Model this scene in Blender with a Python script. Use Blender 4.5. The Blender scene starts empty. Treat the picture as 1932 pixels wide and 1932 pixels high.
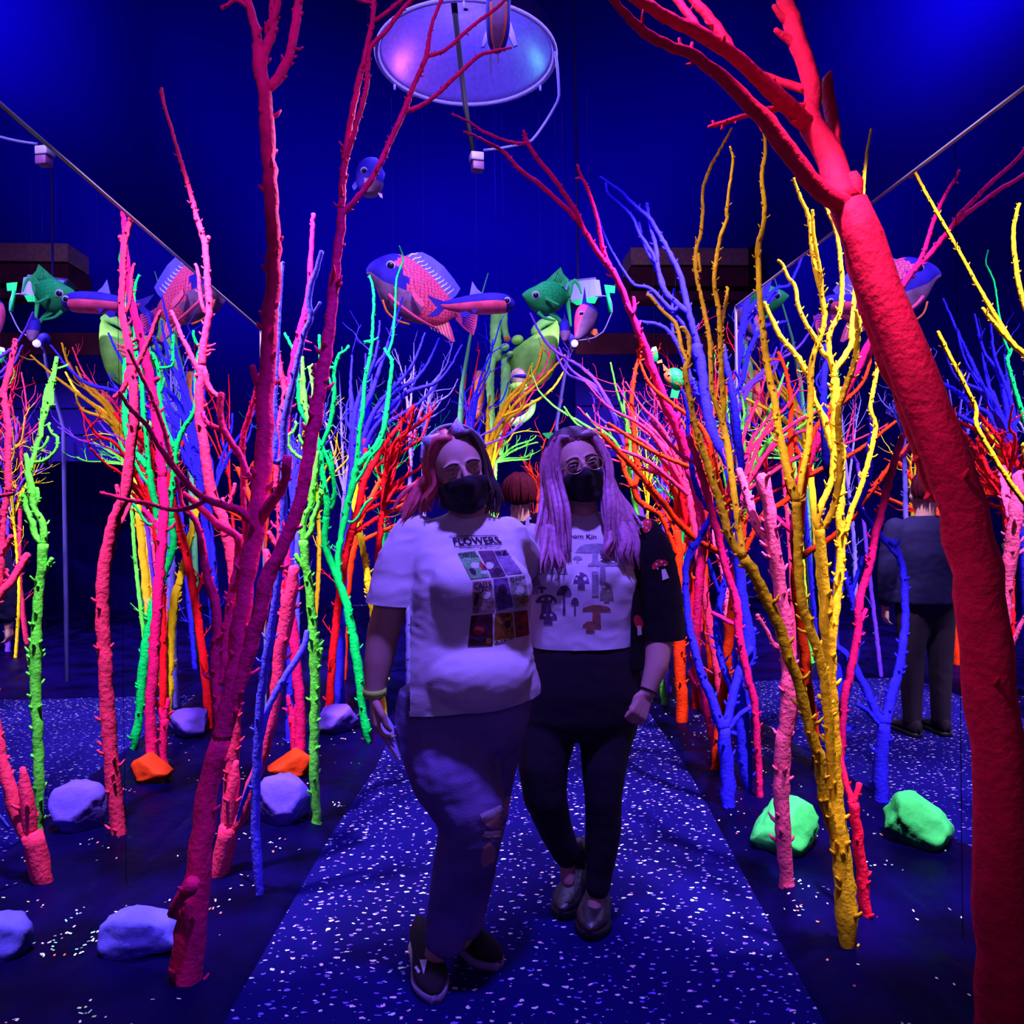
import bpy, bmesh, math, random
from mathutils import Vector, Matrix, noise
from mathutils.bvhtree import BVHTree

S = bpy.context.scene
COL = S.collection
PI = math.pi

# ------------------------------------------------------------------ camera
F = 1450.0          # focal length in pixels of a 1932 wide frame
H = 1.40            # height of the phone above the carpet
DL, DR = 1.275, 1.53  # mirror walls left and right of the camera
cam_d = bpy.data.cameras.new('camera')
cam_d.sensor_width = 36.0
cam_d.lens = 36.0 * F / 1932.0
cam_d.clip_start = 0.05
cam = bpy.data.objects.new('camera', cam_d)
COL.objects.link(cam)
CAM_R = (Matrix.Rotation(math.radians(-3.24), 3, 'Z')
         @ Matrix.Rotation(math.radians(90 - 0.28), 3, 'X')
         @ Matrix.Rotation(math.radians(-0.7), 3, 'Z'))
cam.matrix_world = Matrix.Translation((0, 0, H)) @ CAM_R.to_4x4()
S.camera = cam

# ------------------------------------------------------------------ view, world, lamps
S.view_settings.view_transform = 'Standard'
S.view_settings.look = 'None'
S.view_settings.gamma = 1.0
S.view_settings.exposure = 0.0
S.view_settings.use_curve_mapping = False
S.cycles.max_bounces = 8
S.cycles.diffuse_bounces = 2
S.cycles.glossy_bounces = 6
S.cycles.caustics_reflective = False
S.cycles.caustics_refractive = False
S.cycles.sample_clamp_indirect = 4.0

w = bpy.data.worlds.new('world')
S.world = w
w.use_nodes = True
w.node_tree.nodes['Background'].inputs[0].default_value = (0.01, 0.004, 0.06, 1)
w.node_tree.nodes['Background'].inputs[1].default_value = 0.5

VIOLET = (0.86, 0.64, 1.0)
DEEP = (0.22, 0.10, 1.0)

def spot(name, loc, aim, power, deg, col=VIOLET, blend=0.6, size=0.08):
    d = bpy.data.lights.new(name, 'SPOT')
    d.energy = power; d.spot_size = math.radians(deg); d.spot_blend = blend
    d.color = col; d.shadow_soft_size = size
    o = bpy.data.objects.new(name, d); COL.objects.link(o)
    o.location = loc
    o.rotation_euler = (Vector(aim) - Vector(loc)).to_track_quat('-Z', 'Y').to_euler()
    return o

def area(name, loc, aim, power, sx, sy, col=DEEP, spread=180):
    d = bpy.data.lights.new(name, 'AREA')
    d.shape = 'RECTANGLE'; d.size = sx; d.size_y = sy
    d.energy = power; d.color = col; d.spread = math.radians(spread)
    o = bpy.data.objects.new(name, d); COL.objects.link(o)
    o.location = loc
    o.rotation_euler = (Vector(aim) - Vector(loc)).to_track_quat('-Z', 'Y').to_euler()
    return o

# blacklight floods over the beds, then unseen spots added to brighten single things
LK = 1.3
for nm, loc, aim, pw, deg in (
        ('flood_left_near', (-1.10, 2.55, 3.6), (-0.98, 3.5, 0.9), 1000, 52),
        ('flood_left_mid', (-0.9, 3.4, 4.0), (-0.9, 5.6, 1.0), 1500, 54),
        ('flood_left_far', (-2.2, 5.0, 5.2), (-1.3, 8.2, 0.8), 2900, 54),
        ('flood_right_near', (1.40, 1.95, 3.6), (1.38, 2.85, 1.0), 1250, 34),
        ('flood_right_mid', (1.25, 3.0, 4.0), (1.3, 5.6, 1.0), 1500, 54),
        ('flood_right_far', (2.3, 5.0, 5.2), (1.8, 8.2, 0.8), 2500, 54),
        ('fill_right_low', (0.55, 1.2, 3.0), (1.22, 2.55, 0.5), 170, 22),  # added to lift the foot of the yellow tree
        ('flood_left_rim', (0.5, 3.5, 3.5), (-0.65, 2.3, 1.9), 420, 34),
        ('fill_left_front', (-0.75, 1.35, 2.7), (-1.22, 2.45, 0.0), 80, 20),  # added to brighten the violet rock
        ('fill_right_front', (-0.15, 1.35, 3.3), (0.8, 1.75, 2.3), 110, 44),  # added to brighten the scarlet limbs
        ('fill_creature', (0.15, 6.1, 1.3), (0.42, 7.6, 2.6), 75, 46),  # uplight added for the creature alone
        ('flood_fish', (0.2, 3.6, 4.4), (0.1, 7.2, 2.4), 230, 50)):
    spot(nm, loc, aim, pw * LK, deg)
spot('fill_high', (0.0, -0.9, 4.6), (0.0, 2.5, 3.8), 330, 50, (.62, .26, 1.0), .5)  # unseen spot added behind the camera to lift the upper limbs
# deep blue wash on the tall walls
for nm, loc, aim, pw in (('wash_left', (-1.6, 4.2, 4.6), (-3.6, 5.2, 7.2), 1350), ('wash_right', (1.7, 4.2, 4.6), (3.6, 5.2, 7.2), 950), ('wash_back', (0.0, 7.5, 4.4), (0.0, 11.5, 7.4), 700)):
    spot(nm, loc, aim, pw, 125, (.07, .02, 1.0), 1.0, .5)
# over the path: violet from above; unseen area fills added over the floor and behind the camera
spot('path_blacklight', (0.22, 1.30, 4.0), (0.08, 2.42, 0.8), 680, 40, (.21, .115, 1.0), .7, .12)
area('path_fill', (0.1, 4.6, 4.6), (0.1, 4.6, 0.0), 120, 1.6, 3.0, (.30, .22, 1.0))
area('front_fill', (0.1, -0.6, 1.9), (0.1, 2.6, 1.0), 10, 1.6, 1.0, (.36, .16, .80))
# ------------------------------------------------------------------ helpers
CAM = Vector((0, 0, H))

def ray(x, y):
    return CAM_R @ Vector(((x - 966) / F, -(y - 966) / F, -1.0))

def at(x, y, Y):
    """the point of the place seen at pixel (x, y), Y metres down the room"""
    d = ray(x, y)
    return CAM + d * (Y / d.y)

def ground(x, y, z=0.0):
    d = ray(x, y)
    return CAM + d * ((z - H) / d.z)

def mat(name, col, rough=0.6, spec=0.3, bump=0.0, bscale=40.0, var=0.0, vscale=8.0, metal=0.0, coat=0.0, sheen=0.0):
    m = bpy.data.materials.new(name)
    m.use_nodes = True
    nt = m.node_tree
    b = nt.nodes['Principled BSDF']
    b.inputs['Base Color'].default_value = (*col, 1)
    b.inputs['Roughness'].default_value = rough
    b.inputs['Specular IOR Level'].default_value = spec
    b.inputs['Metallic'].default_value = metal
    b.inputs['Coat Weight'].default_value = coat
    tc = nt.nodes.new('ShaderNodeTexCoord')
    if var > 0:
        n = nt.nodes.new('ShaderNodeTexNoise')
        n.inputs['Scale'].default_value = vscale; n.inputs['Detail'].default_value = 4
        nt.links.new(tc.outputs['Object'], n.inputs['Vector'])
        r = nt.nodes.new('ShaderNodeValToRGB')
        k = 1 - var
        r.color_ramp.elements[0].position = 0.35; r.color_ramp.elements[1].position = 0.62
        r.color_ramp.elements[0].color = (col[0] * k, col[1] * k, col[2] * k, 1)
        r.color_ramp.elements[1].color = (*col, 1)
        nt.links.new(n.outputs['Fac'], r.inputs['Fac'])
        nt.links.new(r.outputs['Color'], b.inputs['Base Color'])
    if bump > 0:
        n2 = nt.nodes.new('ShaderNodeTexNoise')
        n2.inputs['Scale'].default_value = bscale; n2.inputs['Detail'].default_value = 6
        nt.links.new(tc.outputs['Object'], n2.inputs['Vector'])
        bp = nt.nodes.new('ShaderNodeBump')
        bp.inputs['Strength'].default_value = bump; bp.inputs['Distance'].default_value = 0.01
        nt.links.new(n2.outputs['Fac'], bp.inputs['Height'])
        nt.links.new(bp.outputs['Normal'], b.inputs['Normal'])
    return m

class MB:
    """collects polygons (with a material index each) and links them as one mesh object"""
    def __init__(s):
        s.v = []; s.f = []; s.m = []
    def add(s, vs, fs, mi=0):
        o = len(s.v)
        s.v.extend([tuple(p) for p in vs])
        s.f.extend([tuple(i + o for i in f) for f in fs])
        s.m.extend([mi] * len(fs))
    def box(s, c, sz, rot=None, mi=0, bev=0.0):
        bm = bmesh.new()
        bmesh.ops.create_cube(bm, size=1)
        for v in bm.verts:
            v.co = Vector((v.co.x * sz[0], v.co.y * sz[1], v.co.z * sz[2]))
        if bev > 0:
            bmesh.ops.bevel(bm, geom=bm.edges[:], offset=bev, segments=2, affect='EDGES', profile=0.5)
        s.bm(bm, Matrix.Translation(Vector(c)) @ (rot.to_4x4() if rot is not None else Matrix()), mi)
    def bm(s, bm, M=None, mi=0):
        bm.verts.index_update()
        M = M or Matrix()
        s.add([M @ v.co for v in bm.verts], [[v.index for v in f.verts] for f in bm.faces], mi)
        bm.free()
    def ball(s, c, r, seg=16, ring=10, rot=None, mi=0):
        r = Vector(r) if hasattr(r, '__len__') else Vector((r, r, r))
        bm = bmesh.new()
        bmesh.ops.create_uvsphere(bm, u_segments=seg, v_segments=ring, radius=1)
        M = Matrix.Translation(Vector(c)) @ (rot.to_4x4() if rot is not None else Matrix()) @ Matrix.Diagonal((*r, 1))
        s.bm(bm, M, mi)
    def tube(s, pts, rad, sides=8, mi=0, rough=0.0, rfreq=12.0, cap=True, seed=0.0, flat=None):
        n = len(pts)
        pts = [Vector(p) for p in pts]
        t0 = (pts[1] - pts[0]).normalized()
        up = Vector((0, 1, 0)) if abs(t0.y) < 0.9 else Vector((1, 0, 0))
        nrm = t0.cross(up).normalized()
        vs = []
        for i in range(n):
            a = pts[max(i - 1, 0)]; b = pts[min(i + 1, n - 1)]
            t = (b - a)
            t = t.normalized() if t.length > 1e-9 else t0
            nrm = (nrm - t * nrm.dot(t))
            nrm = nrm.normalized() if nrm.length > 1e-6 else t.orthogonal().normalized()
            bi = t.cross(nrm)
            r = rad[i] if hasattr(rad, '__len__') else rad
            for k in range(sides):
                an = 2 * PI * k / sides
                rr = r
                dv = nrm * math.cos(an) + bi * math.sin(an) * (flat or 1.0)
                if rough > 0:
                    p = pts[i] + dv * r
                    rr = r * (1 + rough * noise.noise(p * rfreq + Vector((seed, seed, 0))) + 0.5 * rough * noise.noise(p * rfreq * 3.1 + Vector((0, seed, 7))))
                vs.append(pts[i] + dv * rr)
        fs = []
        for i in range(n - 1):
            for k in range(sides):
                a = i * sides + k; b = i * sides + (k + 1) % sides
                fs.append((a, b, b + sides, a + sides))
        if cap:
            vs.append(pts[0]); vs.append(pts[-1] + (pts[-1] - pts[-2]).normalized() * (rad[-1] if hasattr(rad, '__len__') else rad) * 0.5)
            a0 = len(vs) - 2; a1 = a0 + 1
            for k in range(sides):
                fs.append((a0, (k + 1) % sides, k))
                fs.append((a1, (n - 1) * sides + k, (n - 1) * sides + (k + 1) % sides))
        s.add(vs, fs, mi)
    def loft(s, rings, mi=0, cap=True):
        n = len(rings[0]); vs = [p for r in rings for p in r]; fs = []
        for i in range(len(rings) - 1):
            for k in range(n):
                a = i * n + k; b = i * n + (k + 1) % n
                fs.append((a, b, b + n, a + n))
        if cap:
            fs.append(tuple(range(n - 1, -1, -1)))
            o = (len(rings) - 1) * n
            fs.append(tuple(o + k for k in range(n)))
        s.add(vs, fs, mi)
    def sheet(s, outline, thick, mi=0):
        """closed outline of 3D points given a thickness along its normal"""
        pts = [Vector(p) for p in outline]
        nr = Vector((0, 0, 0))
        for i in range(len(pts)):
            nr += pts[i].cross(pts[(i + 1) % len(pts)])
        nr = nr.normalized() * thick * 0.5
        n = len(pts)
        vs = [p + nr for p in pts] + [p - nr for p in pts]
        fs = [tuple(range(n)), tuple(range(2 * n - 1, n - 1, -1))]
        for i in range(n):
            j = (i + 1) % n
            fs.append((i, i + n, j + n, j))
        s.add(vs, fs, mi)
    def build(s, name, mats, parent=None, smooth=True, kind=None):
        me = bpy.data.meshes.new(name)
        me.from_pydata(s.v, [], s.f)
        if not isinstance(mats, (list, tuple)): mats = [mats]
        for m in mats: me.materials.append(m)
        if len(mats) > 1: me.polygons.foreach_set('material_index', s.m)
        if smooth: me.polygons.foreach_set('use_smooth', [True] * len(s.f))
        me.update()
        o = bpy.data.objects.new(name, me)
        COL.objects.link(o)
        if parent is not None:
            o.parent = parent
            o.matrix_parent_inverse = parent.matrix_world.inverted() if parent.type != 'EMPTY' else Matrix.Translation(-parent.location)
        if kind: o['kind'] = kind
        return o

def thing(name, loc, label, cat, group=None):
    o = bpy.data.objects.new(name, None)
    COL.objects.link(o)
    o.location = loc; o.empty_display_size = 0.1
    o['label'] = label; o['category'] = cat
    if group: o['group'] = group
    return o

def tag(o, label, cat, group=None):
    o['label'] = label; o['category'] = cat
    if group: o['group'] = group
    return o

def struct(o):
    o['kind'] = 'structure'
    return o

def catmull(P, step):
    """resample a list of tuples (any length) smoothly"""
    P = [tuple(p) for p in P]
    out = []
    n = len(P)
    for i in range(n - 1):
        p0 = P[max(i - 1, 0)]; p1 = P[i]; p2 = P[i + 1]; p3 = P[min(i + 2, n - 1)]
        L = math.dist(p1[:3], p2[:3])
        k = max(1, int(L / step))
        for j in range(k):
            t = j / k
            out.append(tuple(0.5 * ((2 * b) + (-a + c) * t + (2 * a - 5 * b + 4 * c - d) * t * t + (-a + 3 * b - 3 * c + d) * t ** 3)
                             for a, b, c, d in zip(p0, p1, p2, p3)))
    out.append(P[-1])
    return out
# ------------------------------------------------------------------ materials of the setting
M_WALL = mat('navy_wall_paint', (0.014, 0.0008, 0.38), 0.8, 0.05, var=0.10, vscale=0.7)
M_CEIL = mat('navy_ceiling_paint', (0.012, 0.0, 0.26), 0.9, 0.1)
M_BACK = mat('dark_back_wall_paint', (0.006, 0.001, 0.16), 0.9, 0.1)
M_BEAM = mat('dark_stained_board', (0.16, 0.03, 0.06), 0.8, 0.1, bump=0.3, bscale=30, var=0.4, vscale=3)
M_TAN = mat('tan_board', (0.50, 0.30, 0.22), 0.8, 0.1, var=0.3, vscale=20)
M_STEEL = mat('grey_metal_edge', (0.16, 0.13, 0.2), 0.4, 0.5)
M_BLACK = mat('black_matt', (0.006, 0.004, 0.012), 0.7, 0.2)
M_MIRROR = bpy.data.materials.new('mirror_glass'); M_MIRROR.use_nodes = True
_b = M_MIRROR.node_tree.nodes['Principled BSDF']
_b.inputs['Base Color'].default_value = (0.80, 0.80, 0.86, 1); _b.inputs['Metallic'].default_value = 1.0
_b.inputs['Roughness'].default_value = 0.0

def carpet_material():
    m = bpy.data.materials.new('confetti_carpet'); m.use_nodes = True
    nt = m.node_tree; b = nt.nodes['Principled BSDF']
    b.inputs['Roughness'].default_value = 0.9; b.inputs['Specular IOR Level'].default_value = 0.1
    tc = nt.nodes.new('ShaderNodeTexCoord')
    L = nt.links.new
    # wobble makes every fleck a little irregular
    nz = nt.nodes.new('ShaderNodeTexNoise'); nz.inputs['Scale'].default_value = 55
    L(tc.outputs['Object'], nz.inputs['Vector'])
    mx = nt.nodes.new('ShaderNodeMixRGB'); mx.blend_type = 'LINEAR_LIGHT'; mx.inputs[0].default_value = 0.012
    L(tc.outputs['Object'], mx.inputs[1]); L(nz.outputs['Color'], mx.inputs[2])
    cur = None
    for i, (sc, thr, ang, ramp) in enumerate((
            (23, 0.07, 0.5, [(0.0, (1, .92, .85)), (.35, (1, .75, .85)), (.62, (.62, 1, .92)), (.85, (1, .80, .62))]),
            (26, 0.072, -0.7, [(0.0, (.22, .13, .95)), (.5, (.30, .20, 1.0)), (.85, (.16, .10, .8)), (.95, (.3, .2, 1))]))):
        mp = nt.nodes.new('ShaderNodeMapping'); mp.inputs['Rotation'].default_value = (0, 0, ang)
        mp.inputs['Scale'].default_value = (0.72, 1.3, 1); mp.inputs['Location'].default_value = (i * 3.7, i * 1.3, 0)
        L(mx.outputs[0], mp.inputs['Vector'])
        v = nt.nodes.new('ShaderNodeTexVoronoi'); v.voronoi_dimensions = '2D'; v.inputs['Scale'].default_value = sc
        v.inputs['Randomness'].default_value = 1.0
        L(mp.outputs['Vector'], v.inputs['Vector'])
        sp = nt.nodes.new('ShaderNodeSeparateColor'); L(v.outputs['Color'], sp.inputs[0])
        # random size, some cells empty
        sz = nt.nodes.new('ShaderNodeMath'); sz.operation = 'MULTIPLY_ADD'; sz.inputs[1].default_value = 0.13; sz.inputs[2].default_value = thr - 0.04
        L(sp.outputs[0], sz.inputs[0])
        lt = nt.nodes.new('ShaderNodeMath'); lt.operation = 'LESS_THAN'
        L(v.outputs['Distance'], lt.inputs[0]); L(sz.outputs[0], lt.inputs[1])
        kp = nt.nodes.new('ShaderNodeMath'); kp.operation = 'LESS_THAN'; kp.inputs[1].default_value = 0.66
        L(sp.outputs[1], kp.inputs[0])
        mk = nt.nodes.new('ShaderNodeMath'); mk.operation = 'MULTIPLY'
        L(lt.outputs[0], mk.inputs[0]); L(kp.outputs[0], mk.inputs[1])
        cr = nt.nodes.new('ShaderNodeValToRGB'); cr.color_ramp.interpolation = 'CONSTANT'
        els = cr.color_ramp.elements
        while len(els) < len(ramp): els.new(0.5)
        for e, (p, c) in zip(els, ramp): e.position = p; e.color = (*c, 1)
        L(sp.outputs[2], cr.inputs['Fac'])
        mix = nt.nodes.new('ShaderNodeMixRGB')
        L(mk.outputs[0], mix.inputs[0])
        if cur is None: mix.inputs[1].default_value = (0.002, 0.0003, 0.10, 1)
        else: L(cur, mix.inputs[1])
        L(cr.outputs['Color'], mix.inputs[2])
        cur = mix.outputs[0]
    L(cur, b.inputs['Base Color'])
    return m
M_CARPET = carpet_material()

# ------------------------------------------------------------------ floor, walls, ceiling
TOP = 9.5
def slab(name, c, sz, m):
    b = MB(); b.box(c, sz); return struct(b.build(name, m, smooth=False))
slab('floor', (0, 5, -0.05), (8.6, 14.4, 0.1), M_CARPET)
slab('ceiling', (0, 5, TOP + 0.05), (8.6, 14.4, 0.1), M_CEIL)
slab('wall_front', (0, -1.9, TOP / 2), (8.6, 0.2, TOP), M_WALL)
# back and side walls run into each other in a wide curve
WX, WY, WR = 3.6, 11.6, 2.6
def curved(name, plan, m):
    b = MB(); vs = []; fs = []
    for i, (x, y, nx, ny) in enumerate(plan):
        for z in (0, TOP):
            vs.append((x, y, z))
        for z in (TOP, 0):
            vs.append((x + nx * 0.15, y + ny * 0.15, z))
    for i in range(len(plan) - 1):
        for k in range(4):
            a = i * 4 + k; c = i * 4 + (k + 1) % 4
            fs.append((a, c, c + 4, a + 4))
    b.add(vs, fs)
    return struct(b.build(name, m))
arcL = [(-WX + WR - WR * math.cos(t), WY - WR + WR * math.sin(t), -math.cos(t), math.sin(t)) for t in [PI / 2 * i / 14 for i in range(15)]]
arcR = [(-x, y, -nx, ny) for x, y, nx, ny in arcL]
curved('wall_left', [(-WX, -1.9, -1, 0)] + arcL[:8], M_WALL)
curved('wall_back', arcL[7:] + arcR[7:][::-1], M_WALL)
curved('wall_right', arcR[:8][::-1] + [(WX, -1.9, 1, 0)], M_WALL)
MT = 2.53                                   # top of the mirror panels
LEND, REND = 4.85, 4.28                     # where the two mirror walls stop
slab('wall_partition_left', (-DL - 0.07, (LEND - 1.5) / 2, MT / 2), (0.09, LEND + 1.5, MT), M_BLACK)
slab('wall_partition_right', (DR + 0.07, (REND - 1.5) / 2, MT / 2), (0.09, REND + 1.5, MT), M_BLACK)

def mirror_wall(sign, d, seams, side):
    for a, b in zip(seams[:-1], seams[1:]):
        mb = MB(); mb.box((sign * (d + 0.01), (a + b) / 2, MT / 2), (0.02, b - a - 0.004, MT))
        o = mb.build('mirror_panel', M_MIRROR, smooth=False)
        tag(o, f'tall mirror panel on the {side} wall', 'mirror')
        yield o
seams_l = [-1.4, 0.0, 0.96, 1.93, 2.90, 3.87, 4.85]
seams_r = [-1.4, 0.4, 1.36, 2.32, 3.30, 4.28]
ML = list(mirror_wall(-1, DL, seams_l, 'left'))
MR = list(mirror_wall(1, DR, seams_r, 'right'))
for o, t in zip(ML, ('left mirror panel nearest the camera, out of the frame', 'left mirror panel beside the camera, out of the frame',
                     'left mirror panel just outside the picture edge', 'left mirror panel at the left edge with a white rock before it',
                     'left mirror panel behind the forked magenta tree, showing the fish reflected', 'farthest left mirror panel, behind the blue and neon green trunks')):
    o['label'] = t; o['group'] = 'mirror panels of the left wall'
for o, t in zip(MR, ('right mirror panel nearest the camera, out of the frame', 'right mirror panel beside the camera, out of the frame',
                     'right mirror panel at the right edge behind the thick red trunk', 'right mirror panel behind the tall yellow tree',
                     'farthest right mirror panel, its edge beside the dark gap, reflecting the green fish')):
    o['label'] = t; o['group'] = 'mirror panels of the right wall'
for o in ML[:3] + MR[:2]:        # panels beside and behind the camera
    for k_ in ('label', 'category', 'group'):
        del o[k_]
    struct(o)
for side, sg, d, seams in (('left', -1, DL, seams_l), ('right', 1, DR, seams_r)):
    b = MB(); b.box((sg * (d + 0.004), (seams[0] + seams[-1]) / 2, MT + 0.002), (0.022, seams[-1] - seams[0], 0.005))
    struct(b.build('trim_' + ('1' if sg < 0 else '2'), M_STEEL, smooth=False))
b = MB(); b.box((DR + 0.02, REND + 0.012, MT / 2), (0.05, 0.02, MT)); struct(b.build('trim_3', M_STEEL, smooth=False))
b = MB(); b.box((-DL - 0.02, LEND + 0.012, MT / 2), (0.05, 0.02, MT)); struct(b.build('trim_4', M_STEEL, smooth=False))

# boards of the far structure on the right
Yb = 9.0
led = thing('wooden_ledge', at(1330, 560, Yb), 'dark brown boarded ledge with a tan top strip, high on the back right', 'ledge')
def pxbox(px0, py0, px1, py1, Y, dep, name, m, parent, bev=0.01):
    a = at(px0, py0, Y); c = at(px1, py1, Y)
    b = MB(); b.box(((a.x + c.x) / 2, Y + dep / 2, (a.z + c.z) / 2), (abs(c.x - a.x), dep, abs(c.z - a.z)), bev=bev)
    return b.build(name, m, parent, smooth=False)
pxbox(1190, 466, 1415, 500, Yb, 0.5, 'tan_board', M_TAN, led)
pxbox(1190, 503, 1418, 540, Yb, 0.55, 'dark_board', M_BEAM, led)
pxbox(1190, 548, 1412, 566, Yb - 0.05, 0.3, 'rail', M_BEAM, led)
pxbox(1418, 462, 1432, 700, Yb - 0.1, 0.2, 'post', M_BLACK, led)
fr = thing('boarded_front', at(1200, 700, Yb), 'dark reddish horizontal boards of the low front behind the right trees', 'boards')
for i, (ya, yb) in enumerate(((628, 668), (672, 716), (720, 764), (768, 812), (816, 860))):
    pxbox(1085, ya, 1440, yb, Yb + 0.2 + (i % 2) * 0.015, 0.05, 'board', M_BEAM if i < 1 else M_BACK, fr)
# ------------------------------------------------------------------ planted beds of crumpled black sheet
M_BED = mat('crumpled_black_sheet', (0.002, 0.0005, 0.05), 0.45, 0.03, bump=0.5, bscale=14, var=0.75, vscale=3.0)
LEDGE = [(-1.5, -0.74), (1.5, -0.72), (2.1, -0.69), (3.35, -0.61), (4.2, -0.52), (6.0, -0.46), (11.4, -0.6)]
REDGE = [(-1.5, 0.90), (1.5, 0.92), (2.1, 0.95), (2.8, 1.02), (3.55, 1.10), (4.2, 1.16), (6.0, 1.25), (11.4, 1.5)]
def lerp_table(T, y):
    for (a, va), (b, vb) in zip(T[:-1], T[1:]):
        if y <= b: return va + (vb - va) * max(0, (y - a)) / (b - a)
    return T[-1][1]
def bed_z(x, y, ex):
    e = abs(x - ex)
    k = min(1.0, e / 0.12)
    n = noise.noise(Vector((x * 5, y * 4, 3))) * 0.5 + abs(noise.noise(Vector((x * 11, y * 9, 8)))) * 0.7
    return 0.012 + k * (0.018 + 0.035 * max(0, n))
BEDS = []
for nm, sg, T, d, end, lab in (('left', -1, LEDGE, DL, LEND, 'crumpled black sheet bed under the trees along the left mirrors'),
                               ('right', 1, REDGE, DR, REND, 'crumpled black sheet bed under the trees along the right mirrors')):
    b = MB(); vs = []; fs = []
    ys = [-1.45 + 0.075 * i for i in range(168)]
    nx = 22
    for y in ys:
        e = lerp_table(T, y)
        out = sg * (d if y < end else 3.5)
        for k in range(nx + 1):
            t = k / nx
            if y >= end: t = t ** 1.6
            x = e + (out - e) * t
            z = bed_z(x, y, e) if k else 0.0
            vs.append((x, y, z))
    for i in range(len(ys) - 1):
        for k in range(nx):
            a = i * (nx + 1) + k
            q = (a, a + 1, a + nx + 2, a + nx + 1)
            fs.append(q if sg > 0 else q[::-1])
    b.add(vs, fs)
    o = struct(b.build('floor_bed_' + nm, M_BED))
    BEDS.append((T, sg, d, end))

# the path ends at a planted bed behind the people
b = MB(); vs = []; fs = []
nx, ny = 14, 40
for j in range(ny + 1):
    y = 6.0 + 5.4 * j / ny
    for i in range(nx + 1):
        x = -0.55 + (1.95 + .1 * j / ny) * i / nx
        ed = min(1.0, j / 2, 1)
        vs.append((x, y, .004 + ed * (.02 + .035 * max(0, noise.noise(Vector((x * 5, y * 4, 1)))))))
for j in range(ny):
    for i in range(nx):
        a = j * (nx + 1) + i; fs.append((a, a + 1, a + nx + 2, a + nx + 1))
b.add(vs, fs); struct(b.build('floor_bed_centre', M_BED))

# confetti flakes lying on the beds
rnd = random.Random(5)
FLK = [mat('flake_' + n, c, 0.6, 0.2) for n, c in (('white', (1, .95, .85)), ('mint', (.4, 1, .7)), ('coral', (1, .22, .12)), ('lime', (.75, 1, .35)))]
b = MB()
for T, sg, d, end in BEDS:
    for c in range(95):
        y = rnd.uniform(1.6, 5.5); e = lerp_table(T, y)
        x = e + (sg * (d - 0.02) - e) * rnd.uniform(0.08, 1)
        n = rnd.choice((1, 1, 1, 2, 2, 3, 5, 9))
        dx, dy = rnd.uniform(-.06, .06), rnd.uniform(-.05, .05)
        for k in range(n):
            px = x + dx * rnd.uniform(-1, 1) + rnd.gauss(0, .012); py = y + dy * rnd.uniform(-1, 1) + rnd.gauss(0, .012)
            if abs(px) > d - 0.01: continue
            z = bed_z(px, py, lerp_table(T, py)) + 0.004
            s1 = rnd.uniform(.003, .0062); s2 = rnd.uniform(.002, .0036); a = rnd.uniform(0, PI)
            u = Vector((math.cos(a), math.sin(a), rnd.uniform(-.3, .3))) * s1; v = Vector((-math.sin(a), math.cos(a), rnd.uniform(-.3, .3))) * s2
            c0 = Vector((px, py, z))
            b.add([c0 - u - v, c0 + u - v, c0 + u + v, c0 - u + v], [(0, 1, 2, 3)], rnd.choice((0, 0, 1, 2, 3)))
o = b.build('confetti', FLK, smooth=False, kind='stuff')
tag(o, 'bright confetti flakes strewn over the black beds beside the path', 'confetti')
# ------------------------------------------------------------------ painted trees
def paint(n, c, **k):
    return mat(n, c, 0.7, 0.08, bump=k.get('bump', 0.55), bscale=k.get('bs', 60), var=k.get('var', 0.22), vscale=k.get('vs', 22))
PAINT = {
    'magenta': paint('magenta_paint', (1.0, 0.010, 0.20), var=0.3),
    'pink': paint('hot_pink_paint', (1.0, 0.04, 0.17)),
    'rose': paint('rose_pink_paint', (1.0, 0.10, 0.30), bump=0.8, var=0.35),
    'red': paint('red_paint', (1.0, 0.006, 0.02)),
    'crimson': paint('crimson_paint', (1.0, 0.008, 0.065)),
    'orange': paint('orange_paint', (1.0, 0.045, 0.006)),
    'yellow': paint('yellow_paint', (1.0, 0.78, 0.012)),
    'gold': paint('gold_paint', (1.0, 0.60, 0.015)),
    'green': paint('green_paint', (0.0, 0.62, 0.10)),
    'neon': paint('neon_green_paint', (0.14, 1.0, 0.07)),
    'blue': paint('blue_paint', (0.03, 0.02, 1.0)),
    'violetblue': paint('violet_blue_paint', (0.10, 0.085, 1.0)),
    'lavender': paint('lavender_paint', (0.24, 0.20, 1.0)),
    'purple': paint('purple_paint', (0.18, 0.05, 0.9)),
}
TREES = {}
BED_Z = 0.03

def thorn(mb, p, d, r, L, sides=5):
    mb.tube([p, p + d * L * 0.6, p + d * L + Vector((0, 0, L * 0.25))], [r, r * 0.75, r * 0.35], sides)

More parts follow.
